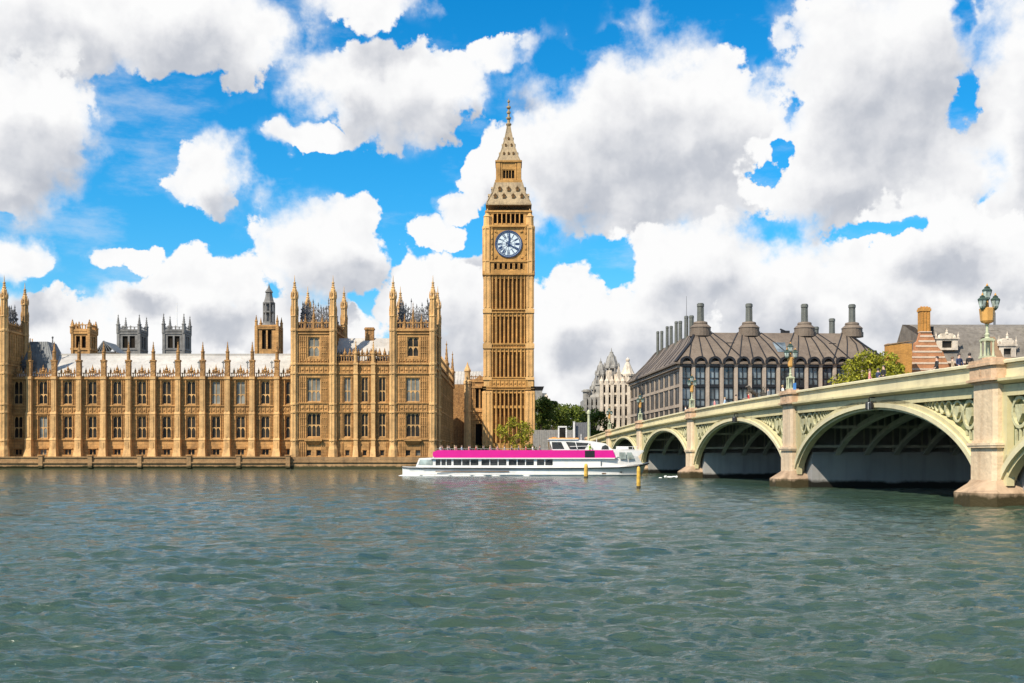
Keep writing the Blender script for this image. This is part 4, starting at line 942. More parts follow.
square_tower('abbey_tower', 'grey stone church tower without a flagpole behind the palace roof', 'church tower', 128.7, 23, 480, 330, 314, M['abbey'], .38, 2, 'twin grey church towers')
square_tower('abbey_tower', 'grey stone church tower topped by a flagpole behind the palace roof', 'church tower', 173.7, 22, 480, 330, 313, M['abbey'], .38, 2, 'twin grey church towers', flag=301)
def lantern_spire():
    Y = 282.0; root = thing('lantern_turret', 'slim tan turret with grey open lantern and tapering spirelet above the palace roof', 'turret', (PX(269, Y), Y, 0)); z = lambda py: PZ(py, Y); hw = 2.55
    w = MB()
    for k in range(4): w.merge(wall_grid(-hw, hw, 2.4, z(326), [(-1.2, -.2, z(350), z(331)), (.2, 1.2, z(350), z(331))], .5), RZ(k*math.pi/2) @ T(0, -hw))
    for zz in (z(328), z(330)): w.box(-hw-.25, hw+.25, -hw-.25, hw+.25, zz, zz + .3)
    for sx in (-1, 1):
        for sy in (-1, 1): w.box(sx*hw-.35, sx*hw+.35, sy*hw-.35, sy*hw+.35, 2.4, z(327)); w.merge(pinnacle_mb(z(327), z(316), .35), T(sx*hw, sy*hw))
    part('wall', w, M['palace'], root)
    v = MB(); v.box(-hw+.55, hw-.55, -hw+.55, hw-.55, 2.5, z(327)); part('void', v, M['void'], root)
    l = MB(); r = 1.35
    l.lathe(0, 0, [(z(326), 1.9), (z(324), 1.6), (z(322), 1.5)], 8, math.pi/8)
    for k in range(8): a = math.pi/8 + k*math.pi/4; l.bar((r*math.cos(a), r*math.sin(a), z(323)), (r*math.cos(a), r*math.sin(a), z(303)), .26)
    for zz in (z(313), z(304)): l.lathe(0, 0, [(zz, r*1.12), (zz + .35, r*1.12)], 8, math.pi/8)
    l.lathe(0, 0, [(z(323), .9), (z(304), .85)], 8)
    l.lathe(0, 0, [(z(303), 1.55), (z(301.5), 1.2), (z(297), .9), (z(293), .78), (z(292.5), 1.0), (z(291.5), .9), (z(288), .3), (z(284), .05)], 8, math.pi/8)
    part('lantern', l, M['abbey'], root)
lantern_spire()
def gable_frame():
    Y = 300.0; root = thing('glazed_gable', 'small pale roof gable of white bars beside the tan square tower', 'roof', (PX(106, Y), Y, 0)); z = lambda py: PZ(py, Y); m = MB(); hw = 2.6
    m.bar((-hw, 0, z(352)), (-.6, 0, z(341)), .3); m.bar((hw, 0, z(352)), (-.6, 0, z(341)), .3); m.bar((-hw, 0, z(352)), (hw, 0, z(352)), .3)
    for t in (.3, .6): m.bar((-.6 - 2.0*t, 0, z(352)), (-.6, 0, z(341)), .16); m.bar((-.6 + 3.2*t, 0, z(352)), (-.6, 0, z(341)), .16)
    m.quad((-hw, .1, z(352)), (-.6, .1, z(341)), (-.6, 9, z(341)), (-hw, 9, z(352))); m.quad((hw, .1, z(352)), (-.6, .1, z(341)), (-.6, 9, z(341)), (hw, 9, z(352)))
    part('gable', m, M['slate'], root); b = MB(); b.box(-hw, hw, .3, 9, 2.4, z(352.3)); part('wall', b, M['palace'], root)
gable_frame()

# ------------------------------------------------------------------ bridge
BX, BY0 = 26.4, 64.0; BROT = math.atan(0.0536)
PIERS = [-37.5, -0.75, 36.3, 77.4, 116.0, 151.0, 184.0]
WB = 26.0
def cope(y): Yw = BY0 + y; return 8.42 - 1.22e-4 * (Yw - 125)**2
bridge = thing('road_bridge', 'pale green iron road bridge of low elliptical arches on pink granite piers', 'bridge', (BX, BY0, 0), BROT)
BM = T(BX, BY0) @ RZ(BROT)
def build_bridge():
    HWP = 1.4
    def sweep(y0, y1, prof, step=2.0):           # prof: closed (x, dz) polygon, dz relative to the coping line
        n = max(2, int((y1 - y0)/step)); k = len(prof); vs = []; fs = []
        for i in range(n + 1):
            y = y0 + (y1-y0)*i/n; c = cope(y); vs += [(x, y, c + dz) for x, dz in prof]
        for i in range(n):
            for j in range(k): j2 = (j+1) % k; fs.append((i*k+j, i*k+j2, (i+1)*k+j2, (i+1)*k+j))
        fs += [tuple(range(k)), tuple(n*k + j for j in reversed(range(k)))]
        return MB().add(vs, fs)
    rect = lambda x0, x1, a, b: [(x0, a), (x1, a), (x1, b), (x0, b)]
    y0, y1 = -75.0, 186.0
    par = MB()
    par.merge(sweep(y0, y1, [(-.20, -.20), (-.20, -.06), (-.08, 0), (.42, 0), (.5, -.08), (.5, -.20)]))     # coping
    par.merge(sweep(y0, y1, rect(0, .38, -1.02, -.20))); par.merge(sweep(y0, y1, rect(-.05, .38, -.33, -.24))); par.merge(sweep(y0, y1, rect(-.06, .38, -1.0, -.86)))
    pr = par; part('parapet', par, M['bridge_light'], bridge)
    cor = MB(); cor.merge(sweep(y0, y1, [(-.16, -1.32), (-.55, -1.16), (-.55, -1.02), (.38, -1.02), (.38, -1.32)])); cor.merge(sweep(y0, y1, rect(-.10, .38, -1.62, -1.35)))
    part('cornice', cor, M['bridge'], bridge)
    npar = MB(); npar.merge(sweep(y0, y1, rect(WB - .4, WB + .1, -2.4, 0))); part('north_parapet', npar, M['bridge'], bridge)
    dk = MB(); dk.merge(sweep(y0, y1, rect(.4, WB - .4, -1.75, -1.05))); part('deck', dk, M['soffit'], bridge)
    rd = MB(); rd.merge(sweep(y0, y1 + 60, rect(3.2, WB - 3.2, -1.047, -.96))); part('carriageway', rd, M['asphalt'], bridge)
    for sx in ((.42, 3.2), (WB - 3.2, WB - .42)): fp = MB(); fp.merge(sweep(y0, y1, rect(sx[0], sx[1], -1.044, -.84))); part('footway', fp, M['ground'], bridge)
    # arches
    for a, b in zip(PIERS, PIERS[1:]):
        ya, yb = a + HWP, b - HWP; ym, A = (ya + yb)/2, (yb - ya)/2; zs = .35; zc = cope(ym) - 2.22; B = zc - zs; n = 44
        def el(da, db, k): t = math.pi*k/n; return (ym - (A + da)*math.cos(t), zs + (B + db)*math.sin(t))
        ins = [el(0, 0, k) for k in range(n+1)]; mid = [el(.30, .17, k) for k in range(n+1)]; ext = [el(.78, .46, k) for k in range(n+1)]
        ar = MB(); ar.ring(mid, ext, -.30, .40); part('arch_ring', ar, M['bridge_light'], bridge)
        a2 = MB(); a2.ring(ins, mid, -.10, .40); part('arch_soffit_ring', a2, M['bridge'], bridge)
        # spandrel: recessed green panel, raised frame
        sp = MB(); top = lambda y: cope(y) - 1.6
        for k in range(n):
            (p0, q0), (p1, q1) = ext[k], ext[k+1]; p0c, p1c = max(min(p0, yb+.3), ya-.3), max(min(p1, yb+.3), ya-.3)
            if p1c - p0c < 1e-4: continue
            sp.quad((.22, p0c, min(q0, top(p0c)) - .1), (.22, p1c, min(q1, top(p1c)) - .1), (.22, p1c, top(p1c)), (.22, p0c, top(p0c)))
        part('spandrel_panel', sp, M['bridge_green'], bridge)
        fr = MB()
        e2 = [el(1.15, .78, k) for k in range(n+1)]
        fr.ring(ext, e2, -.16, .24)
        for s, ye in ((1, ya), (-1, yb)):
            fr.box(-.16, .24, min(ye - s*.1, ye + s*.55), max(ye - s*.1, ye + s*.55), zs + .8, top(ye) + .03)
        m_ = 20
        for k in range(m_):
            u0, u1 = ya + (yb-ya)*k/m_, ya + (yb-ya)*(k+1)/m_
            fr.add([(-.16, u0, top(u0)-.36), (-.16, u1, top(u1)-.36), (-.16, u1, top(u1)+.02), (-.16, u0, top(u0)+.02), (.24, u0, top(u0)-.36), (.24, u1, top(u1)-.36)], [(0,1,2,3),(0,4,5,1)])
        part('spandrel_frame', fr, M['bridge'], bridge)
        # tracery in the spandrel corners: rings and a shield
        for s, ye in ((1, ya), (-1, yb)):
            tr = MB(); yy = ye + s*.62
            def zext(y):
                c = max(-1, min(1, (y - ym)/(A + 1.15))); return zs + (B + .78)*math.sqrt(1 - c*c)
            for i in range(9):
                zt_ = top(yy) - .36; r_ = .9
                for _ in range(30):
                    yc = yy + s*r_; gap = zt_ - zext(yc + s*r_*.55)
                    if gap < 2*r_*.98 : r_ *= .93
                if r_ < .13: break
                yc = yy + s*r_; zc_ = zt_ - r_
                pin = [(yc + r_*.78*math.cos(t*.3927), zc_ + r_*.78*math.sin(t*.3927)) for t in range(17)]; pou = [(yc + r_*.98*math.cos(t*.3927), zc_ + r_*.98*math.sin(t*.3927)) for t in range(17)]
                tr.ring(pin, pou, 0.02, .225)
                if i < 2:   # shield
                    tr.add([(-.02, yc - r_*.42, zc_ + r_*.45), (-.02, yc + r_*.42, zc_ + r_*.45), (-.02, yc + r_*.4, zc_ - r_*.1), (-.02, yc, zc_ - r_*.62), (-.02, yc - r_*.4, zc_ - r_*.1),
                            (.2, yc - r_*.42, zc_ + r_*.45), (.2, yc + r_*.42, zc_ + r_*.45), (.2, yc + r_*.4, zc_ - r_*.1), (.2, yc, zc_ - r_*.62), (.2, yc - r_*.4, zc_ - r_*.1)],
                           [(0,1,2,3,4),(0,5,6,1),(1,6,7,2),(2,7,8,3),(3,8,9,4),(4,9,5,0)])
                    # vertical tracery below the roundel
                    zb_ = zext(yc) + .05
                    if zc_ - r_ > zb_ + .3:
                        for q in (-.5, 0, .5): tr.bar((.1, yc + q*r_, zc_ - r_), (.1, yc + q*r_, zext(yc + q*r_)), .12, .14)
                yy += s*2.0*r_
            if tr.v: part('spandrel_tracery', tr, M['tracery'], bridge)
        # ribs under the deck
        nrib = 10
        for i in range(1, nrib + 1):
            xr = .4 + (WB - .8)*i/nrib - (.3 if i == nrib else 0); rb = MB()
            i1 = [el(-.02, -.02, k) for k in range(n+1)]; o1 = [el(.36, .42, k) for k in range(n+1)]; rb.ring(i1, o1, xr - .13, xr + .13)
            f1 = [el(-.04, -.04, k) for k in range(n+1)]; f2 = [el(.03, .03, k) for k in range(n+1)]; rb.ring(f1, f2, xr - .22, xr + .22)
            y = ya + 1.2
            while y < yb - 1:
                c = (y - ym)/(A + .4); z_ = zs + (B + .5)*math.sqrt(max(0, 1 - c*c)); zt_ = cope(y) - 1.78
                if zt_ - z_ > .25: rb.bar((xr, y, z_), (xr, y, zt_), .14, .16)
                y += 1.6
            part('arch_rib', rb, M['rib'], bridge)
        br = MB()
        for k in (8, 13, 18, 26, 31, 36): 
            p = el(.2, .25, k); br.bar((.5, *p), (WB - .5, *p), .16, .22)
        part('cross_brace', br, M['rib'], bridge)
    # piers
    for py in PIERS:
        p = ob('pier', None, bridge, (0, py, 0)); w = HWP; zc = cope(py)
        sh = MB()
        def oct_prism(mb, hw, pj, z0, z1, ch=.28, x1=.62):
            prof = [(-pj, -hw + ch), (-pj + ch*.6, -hw), (x1, -hw), (x1, hw), (-pj + ch*.6, hw), (-pj, hw - ch)]
            vs = [(x, y, z0) for x, y in prof] + [(x, y, z1) for x, y in prof]; k = len(prof)
            mb.add(vs, [tuple(reversed(range(k))), tuple(range(k, 2*k))] + [(i, (i+1) % k, k + (i+1) % k, k + i) for i in range(k)])
        oct_prism(sh, w + .12, .66, 1.2, 3.2); oct_prism(sh, w + .26, .80, 3.2, 3.32); oct_prism(sh, w + .30, .84, 3.32, 3.46); oct_prism(sh, w + .1, .62, 3.46, 3.6); oct_prism(sh, w, .55, 3.6, zc - 1.25)
        part('pier_shaft', sh, M['granite'], p)
        cp = MB(); oct_prism(cp, w + .10, .66, zc - 1.25, zc - 1.12); oct_prism(cp, w + .30, .86, zc - 1.12, zc - .98); oct_prism(cp, w + .16, .72, zc - .98, zc - .30); oct_prism(cp, w + .28, .84, zc - .30, zc - .14); oct_prism(cp, w + .20, .76, zc - .14, zc + .06); oct_prism(cp, .5, .45, zc + .06, zc + .2, .15, .4)
        cp.box(-.74, -.70, -.1, .1, zc - .8, zc - .45)
        part('pier_cap', cp, M['granite_cap'], p)
        ft = MB(); prof0 = [(-1.75, -1.0), (-.8, -w - .75), (WB + .5, -w - .75), (WB + 1.2, 0), (WB + .5, w + .75), (-.8, w + .75), (-1.75, 1.0)]
        prof1 = [(-.68, -.95), (-.55, -w - .14), (WB, -w - .14), (WB + .5, 0), (WB, w + .14), (-.55, w + .14), (-.68, .95)]
        rings = [(-2.5, prof0), (.75, prof0), (1.42, prof1)]; k = 7; vs = [(x, y, z) for z, pf in rings for x, y in pf]
        ft.add(vs, [(r*k + i, r*k + (i+1) % k, (r+1)*k + (i+1) % k, (r+1)*k + i) for r in range(2) for i in range(k)] + [tuple(range(2*k, 3*k))])
        part('pier_foot', ft, M['foot_stone'], p)
        sd_ = MB(); sd_.box(.72, WB, -w - 1.75, w + 1.75, -2.5, 3.0); sd_.box(.72, WB, -w - 1.85, w + 1.85, 2.86, 3.04); sd_.box(.62, WB, -w, w, 3.04, zc - 1.8); part('pier_side', sd_, M['pier_grey'], p)
    ab = MB(); ab.box(.35, WB, 184.5, 200, -2.5, cope(186) - 1.7); ab.box(-.2, .4, 185, 190, -2.5, cope(186) - .1); part('abutment', ab, M['granite'], bridge)
build_bridge()
def on_bridge(x, y, dz=-.84): v = BM @ Vector((x, y, 0)); return (v.x, v.y, cope(y) + dz)

# lamps on the bridge
def bridge_lamp(label, y, x=-.1, slim=1.0, z=.2):
    root = thing('street_lamp', label, 'street lamp', on_bridge(x, y, z), BROT, 'ornate lamps on the bridge'); root.scale = (.9, .9, .9)
    b = MB(); b.box(-.38, .38, -.38, .38, 0, .12)
    for sx in (-1, 1):
        for sy in (-1, 1): b.lathe(sx*.26, sy*.26, [(.12, .09), (.5, .06), (.95, .06), (1.05, .10)], 8)
    b.lathe(0, 0, [(.12, .16), (.6, .10), (1.0, .14)], 8); b.box(-.34, .34, -.34, .34, 1.05, 1.15); b.box(-.26, .26, -.26, .26, 1.15, 1.22)
    part('pedestal', b, M['lamp_green'], root)
    c = MB(); c.lathe(0, 0, [(1.2, .2), (1.3, .12), (1.45, .16), (1.55, .09), (2.0, .08), (2.05, .15), (2.12, .09)], 12); part('column', c, M['lamp_green'], root)
    g = MB(); g.lathe(0, 0, [(2.1, .10), (2.2, .34*slim), (2.3, .40*slim), (2.75, .44*slim), (3.05, .47*slim), (3.1, .36*slim), (3.12, .12), (3.6, .08)], 8, math.pi/8)
    for k in range(3):
        a = R(90 + 120*k); g.bar((.1*math.cos(a), .1*math.sin(a), 3.0), (.42*math.cos(a), .42*math.sin(a), 3.05), .07)
    part('bracket_bowl', g, M['lamp_gold'], root)
    for k in range(4):
        a = R(90 + 120*k); r, zz, s = ((.47, 3.05, 1.0) if k < 3 else (0, 3.62, 1.05))
        l = ob('lantern', None, root, (r*math.cos(a), r*math.sin(a), zz))
        gl = MB(); gl.lathe(0, 0, [(0, .13*s), (.12*s, .2*s), (.5*s, .27*s)], 6); part('lantern_glass', gl, M['lamp_glass'], l)
        fr = MB(); fr.lathe(0, 0, [(-.14*s, .03), (-.05*s, .12*s), (.02*s, .15*s)], 6); fr.lathe(0, 0, [(.49*s, .31*s), (.54*s, .31*s), (.66*s, .16*s), (.70*s, .18*s), (.76*s, .10*s)], 6)
        for q in range(6):
            t = q*math.pi/3; fr.bar((.14*s*math.cos(t), .14*s*math.sin(t), .0), (.275*s*math.cos(t), .275*s*math.sin(t), .5*s), .035)
        part('lantern_frame', fr, M['lamp_dark'], l)
        tp = MB(); tp.lathe(0, 0, [(.75*s, .05), (.8*s, .09), (.86*s, .05), (.95*s, .01)], 6); part('lantern_finial', tp, M['lamp_gold'], l)
bridge_lamp('ornate lamp with gold bowl and lanterns on the nearest pink granite bridge pier', PIERS[1] + .45)
bridge_lamp('ornate lamp on the second bridge pier in front of the dark roofed office block', PIERS[2] + .3, slim=.62)
bridge_lamp('ornate lamp on the third bridge pier by the corner of the office block', PIERS[3] + .3, slim=.62)
bridge_lamp('ornate lamp on the fourth bridge pier above the bow of the boat', PIERS[4] + .3, slim=.62)
bridge_lamp('farthest ornate bridge lamp in front of the grey turreted building', PIERS[5] + .3, slim=.62)
# lamp post at the bridge end
lp = thing('lamp_post', 'pale green lamp post rising by the dark slatted hoarding at the bridge end', 'lamp post', (PX(588.7, 246), 246, 2.5))
m_ = MB(); m_.lathe(0, 0, [(0, .5), (1.2, .45), (1.4, .3), (9.0, .26), (9.1, .42), (9.6, .4), (10, .1)], 8); part('post', m_, M['lamp_green'], lp)
# small things fixed to or standing on the bridge
bb = thing('notice_board', 'small blue board fixed beside the lamp on the second bridge pier', 'sign', on_bridge(-.2, PIERS[2] - 1.25, 0), BROT)
m_ = MB(); m_.box(-.03, .03, -.35, .35, .06, .66); part('board', m_, M['blue'], bb); m_ = MB(); m_.box(-.02, .02, -.04, .04, 0, .06); part('bracket', m_, M['fence_dark'], bb)
ym = (PIERS[1] + PIERS[2])/2
def nav_light(y, label):
    nl = thing('navigation_light', label, 'signal light', on_bridge(-.5, y, -1.9), BROT, 'navigation lights over the arches')
    m_ = MB(); m_.bar((.45, 0, .55), (.0, 0, .55), .08); m_.bar((0, 0, .55), (0, 0, .2), .07); part('bracket', m_, M['black'], nl)
    for dy in (-.32, .3):
        m_ = MB(); m_.lathe(0, dy, [(-.3, .12), (-.25, .17), (.12, .17), (.2, .1), (.26, .05)], 10); m_.bar((0, 0, .3), (0, dy, .2), .06); part('lamp_housing', m_, M['black'], nl)
    m_ = MB(); m_.box(-.06, .04, -.09, .09, -.28, .22); part('white_marker', m_, M['offwhite'], nl)
nav_light(ym - 1.2, 'pair of small black signal lights over the crown of the nearest full arch')
nav_light((PIERS[2]+PIERS[3])/2 - 2, 'pair of small black signal lights over the second full arch')

# ------------------------------------------------------------------ office block with the tall bronze chimneys
def office_block():
    Y = 300.0; S = F / Y; x0 = PX(680, Y); root = thing('office_block', 'dark roofed office block with tall bronze chimneys and pale stone columns behind the bridge', 'office block', (x0, Y, 0), BROT)
    D = 82.0; z = lambda py: PZ(py, Y); ze, zt = z(362), PZ(333, Y + 12); zb = 2.4
    def LX(px, yl): k = (px - 512)/F; c, s_ = math.cos(BROT), math.sin(BROT); return (k*(Y + yl*c) - x0 + yl*s_)/(c - k*s_)
    W = LX(884, 0)
    core = MB(); core.box(.8, W-.8, .8, D-.8, zb, ze); part('core', core, M['ph_dark'], root)
    # base plinth and floor bands
    fl = MB()
    for zz in (6.5, z(407), z(385.5)): fl.box(-.05, W+.05, .05, .9, zz, zz + .35)
    part('floor_band', fl, M['ph_dark'], root)
    n = 13; pitch = (LX(862, 0) - LX(693, 0))/12; cm = MB(); cm.box(-.46, .46, -.55, .4, zb, z(367)); cm.tbox((-.46, .46, -.55, .4), (-.75, .75, -.95, .4), z(367), z(363.5)); cm.box(-.75, .75, -1.0, .4, z(363.5), z(362))
    cmm = cm.mesh('column', M['ph_stone'])
    xs = [LX(693, 0) + k*pitch for k in range(n)]
    for x in xs: ob('column', cmm, root, (x, 0, 0))
    # bays: black frame with two lights on each floor, curved hood at the eaves
    bw = pitch - .92; fr = MB(); pn = MB(); hw = bw/2
    floors = [(7.0, z(408)), (z(406), z(387)), (z(384.5), z(366.5))]
    for a, b in floors:
        for xa, xb in ((-hw, -hw+.28), (hw-.28, hw), (-.09, .09)): fr.box(xa, xb, -.18, .35, a, b)
        fr.box(-hw, hw, -.22, .35, a - .3, a); fr.box(-hw, hw, -.16, .3, b - .25, b); zm = a + (b-a)*.36; fr.box(-hw, hw, -.14, .3, zm - .1, zm + .1)
    fr.box(-hw, hw, -.3, .3, floors[0][1], floors[1][0] - .3); fr.box(-hw, hw, -.3, .3, floors[1][1], floors[2][0] - .3)
    seg = 10; z0 = z(363.5); vs = []; fs = []
    for i in range(seg + 1):
        t = math.pi*i/seg; vs += [(-(hw+.35)*math.cos(t), -1.3, z0 + 1.9*math.sin(t)), (-(hw+.35)*math.cos(t), 3.4, z0 + 1.9*math.sin(t)), (-(hw)*math.cos(t)*.8, -1.3, z0 + 1.35*math.sin(t)), (-(hw)*math.cos(t)*.8, 3.4, z0 + 1.35*math.sin(t))]
    for i in range(seg):
        a, b = 4*i, 4*i+4; fs += [(a, b, b+1, a+1), (a, a+2, b+2, b), (a+2, a+3, b+3, b+2)]
    fr.add(vs, fs); fr.box(-hw, hw, -.9, .3, z(366.5), z(365)); fr.box(-hw, hw, .2, .4, z(365), z0 + 1.2)
    frm = fr.mesh('bay_frame', M['ph_dark'])
    for a, b in floors: pn.quad((-hw+.28, .1, a), (hw-.28, .1, a), (hw-.28, .1, b-.2), (-hw+.28, .1, b-.2))
    pn.quad((-hw*.72, -.2, z(365)), (hw*.72, -.2, z(365)), (hw*.72, -.2, z0 + .8), (-hw*.72, -.2, z0 + .8))
    pnm = pn.mesh('bay_glass', M['ph_glass'])
    for k in range(-1, n + 1):
        c = LX(693, 0) + (k + .5)*pitch
        if c - hw < -.3: c = 1.75 + 0.05
        f = ob('bay_frame', frm, root, (c, .1, 0)); ob('bay_glass', pnm, f)
    # receding side: three floors of stone grid with brown glass
    sd_ = MB(); gl = MB(); nb = 11; bp = D/nb
    for k in range(nb + 1): sd_.box(-.14, .5, k*bp - .6, k*bp + .6, zb, ze - 1.2)
    for zz in (6.0, 11.2, z(407), z(386) - .2, ze - 2.2): sd_.box(-.22, .5, 0, D, zz, zz + .8)
    sd_.tbox((-.9, .8, -.2, D), (-.5, .8, -.2, D), ze - 1.5, ze - .2)
    part('side_grid', sd_, M['ph_stone'], root)
    gl.quad((.05, 0, zb), (.05, D, zb), (.05, D, ze - 1.5), (.05, 0, ze - 1.5)); part('side_glass', gl, M['ph_side'], root)
    mu = MB()
    for k in range(nb):
        for q in (.33, .67): mu.box(-.03, .2, (k + q)*bp - .22, (k + q)*bp + .22, zb, ze - 1.5)
    part('side_mullion', mu, M['ph_dark'], root)
    # roof: hipped, slightly bellied, ribs fanning to the chimneys
    IX, IY = 6.2, 10.5
    base = (-1.3, W + 1.3, -1.0, D + 1); m1 = (IX*.62, W - IX*.62, IY*.52, D - IY*.52); top = (IX, W - IX, IY, D - IY); zm = ze + (zt - ze)*.62
    rf = MB(); rf.tbox(base, m1, ze - .1, zm); rf.tbox(m1, top, zm, zt); rf.box(base[0] - .15, base[1] + .15, base[2] - .1, base[3], ze - .55, ze - .1)
    roof = part('roof', rf, M['ph_roof'], root)
    rb = MB()
    def rpt(u, v, side):    # v 0 at eaves .. 1 at the top
        u = min(.995, max(.005, u)); z_ = ze + (zt - ze)*v; t = v/.62 if v < .62 else None
        f = (lambda a, b, c: a + (b - a)*t) if t is not None else (lambda a, b, c: b + (c - b)*(v - .62)/.38)
        if side == 'f': y = f(base[2], m1[2], top[2]); xa, xb = f(base[0], m1[0], top[0]), f(base[1], m1[1], top[1]); return (xa + (xb - xa)*u, y - .06, z_)
        x = f(base[0], m1[0], top[0]); ya, yb = f(base[2], m1[2], top[2]), f(base[3], m1[3], top[3]); return (x - .06, ya + (yb - ya)*u, z_)
    chx = [LX(p, IY + .6) for p in (700.5, 749, 804.5, 852)]
    def ux(x, v): a, b = rpt(0, v, 'f')[0], rpt(1, v, 'f')[0]; return (x - a)/(b - a)
    for cx in chx:
        for j in (-2.5, -1.5, -.5, .5, 1.5, 2.5):
            p = [rpt(ux(cx + j*pitch, 0), .03, 'f'), rpt(ux(cx + j*pitch*.62, .62), .62, 'f'), rpt(ux(cx + j*pitch*.34, 1), 1.0, 'f')]
            if cx + j*pitch < base[0] or cx + j*pitch > base[1]: continue
            rb = MB()
            for a, b in zip(p, p[1:]): rb.bar(a, b, .26, .22)
            part('roof_rib', rb, M['ph_dark'], roof)
    for k in range(6):
        uc = (k + .5)/6
        for j in (-1.0, 1.0):
            p = [rpt(uc + j*.042, .03, 'l'), rpt(uc + j*.032, .62, 'l'), rpt(uc + j*.016, 1.0, 'l')]
            rb = MB()
            for a, b in zip(p, p[1:]): rb.bar(a, b, .16, .10)
            part('roof_rib', rb, M['ph_dark'], roof)
    rb = MB(); rb.bar((base[0], base[2], ze), (m1[0], m1[2], zm), .6, .5); rb.bar((m1[0], m1[2], zm), (top[0], top[2], zt), .6, .5); part('roof_rib', rb, M['ph_dark'], roof); rb = MB(); rb.bar((base[1], base[2], ze), (m1[1], m1[2], zm), .6, .5); rb.bar((m1[1], m1[2], zm), (top[1], top[2], zt), .6, .5)
    part('roof_rib', rb, M['ph_dark'], roof)
    sk = MB()
    for px_, w_ in ((730, 2.1), (832, 1.9)):
        c = LX(px_, 6); u = ux(c, .6); p = rpt(u, .64, 'f'); sk.box(p[0] - w_/2, p[0] + w_/2, p[1] - .2, p[1] + .8, p[2] - .18, p[2] + .05)
    part('roof_slot', sk, M['ph_dark'], roof)
    s2 = MB(); c = LX(778.5, 6); a = rpt(ux(c - 1.7, .66), .66, 'f'); b = rpt(ux(c + 1.7, .66), .66, 'f'); d = rpt(ux(c + 1.2, .34), .34, 'f'); e = rpt(ux(c - 1.2, .34), .34, 'f'); s2.quad(*[(q[0], q[1] - .05, q[2]) for q in (a, b, d, e)]); part('skylight', s2, M['ph_glass'], roof)
    # chimneys
    def chimney(x, y, s=1.0, base_=True, pair=0.0, r=None):
        r = r or s*.88
        zc = zt
        for d_ in ((-pair, pair) if pair else (0,)):
            m_ = MB()
            if base_: m_.lathe(x, y + d_, [(zc - 1.0, 3.0*s), (zc + .3*s, 3.0*s), (zc + .3*s, 2.75*s), (zc + 1.3*s, 2.75*s), (zc + 1.35*s, 2.9*s), (zc + 1.6*s, 2.7*s), (zc + 2.4*s, 1.75*s), (zc + 2.45*s, 1.95*s), (zc + 2.9*s, 1.8*s), (zc + 3.1*s, 1.05*s)], 20)
            tb = MB(); z_0 = zc + (2.9*s if base_ else -2); z_1 = zc + 8.0*s
            tb.lathe(x, y + d_, [(z_0, 1.0*r), (z_1 - 1.1*s, .92*r), (z_1 - .9*s, 1.12*r), (z_1 - .2*s, 1.12*r), (z_1 - .15*s, .9*r), (z_1, .9*r)], 16)
            for k in range(8):
                a = k*math.pi/4; tb.bar((x + 1.0*r*math.cos(a), y + d_ + 1.0*r*math.sin(a), z_0 + .2), (x + .94*r*math.cos(a), y + d_ + .94*r*math.sin(a), z_1 - 1.1*s), .16*r)
            ch = part('chimney', tb, M['ph_chim'], root)
            if m_.v: smooth(part('chimney_base', m_, M['ph_roof'], ch)) if False else part('chimney_base', m_, M['ph_roof'], ch)
    for cx in chx: chimney(cx, IY + .6)
    chimney(LX(832, 40), 40, .95); chimney(LX(816, 62), 62, .95, False)
    for px_, y, r_ in ((691.5, 20, .62), (686.3, 21, .55), (680.3, 33, .52), (676.2, 34, .46), (671.2, 46, .48), (667.2, 47, .44), (661.8, 60, .46), (657.8, 61, .44)): chimney(LX(px_, y), y, .72, False, 0, r_)
    mast = MB(); mast.lathe(LX(686.5, IY + 5), IY + 5, [(zt, .12), (zt + 10.5, .05)], 6); part('mast', mast, M['fence_dark'], root)
    brd = MB(); brd.box(LX(785, IY) - 1.0, LX(785, IY) + 1.4, IY + .3, IY + .8, zt, zt + .7); brd.bar((LX(785, IY) - 1.2, IY + .5, zt + 1.1), (LX(785, IY) + .2, IY + .5, zt + .5), .4); part('roof_plant', brd, M['ph_dark'], root)
office_block()

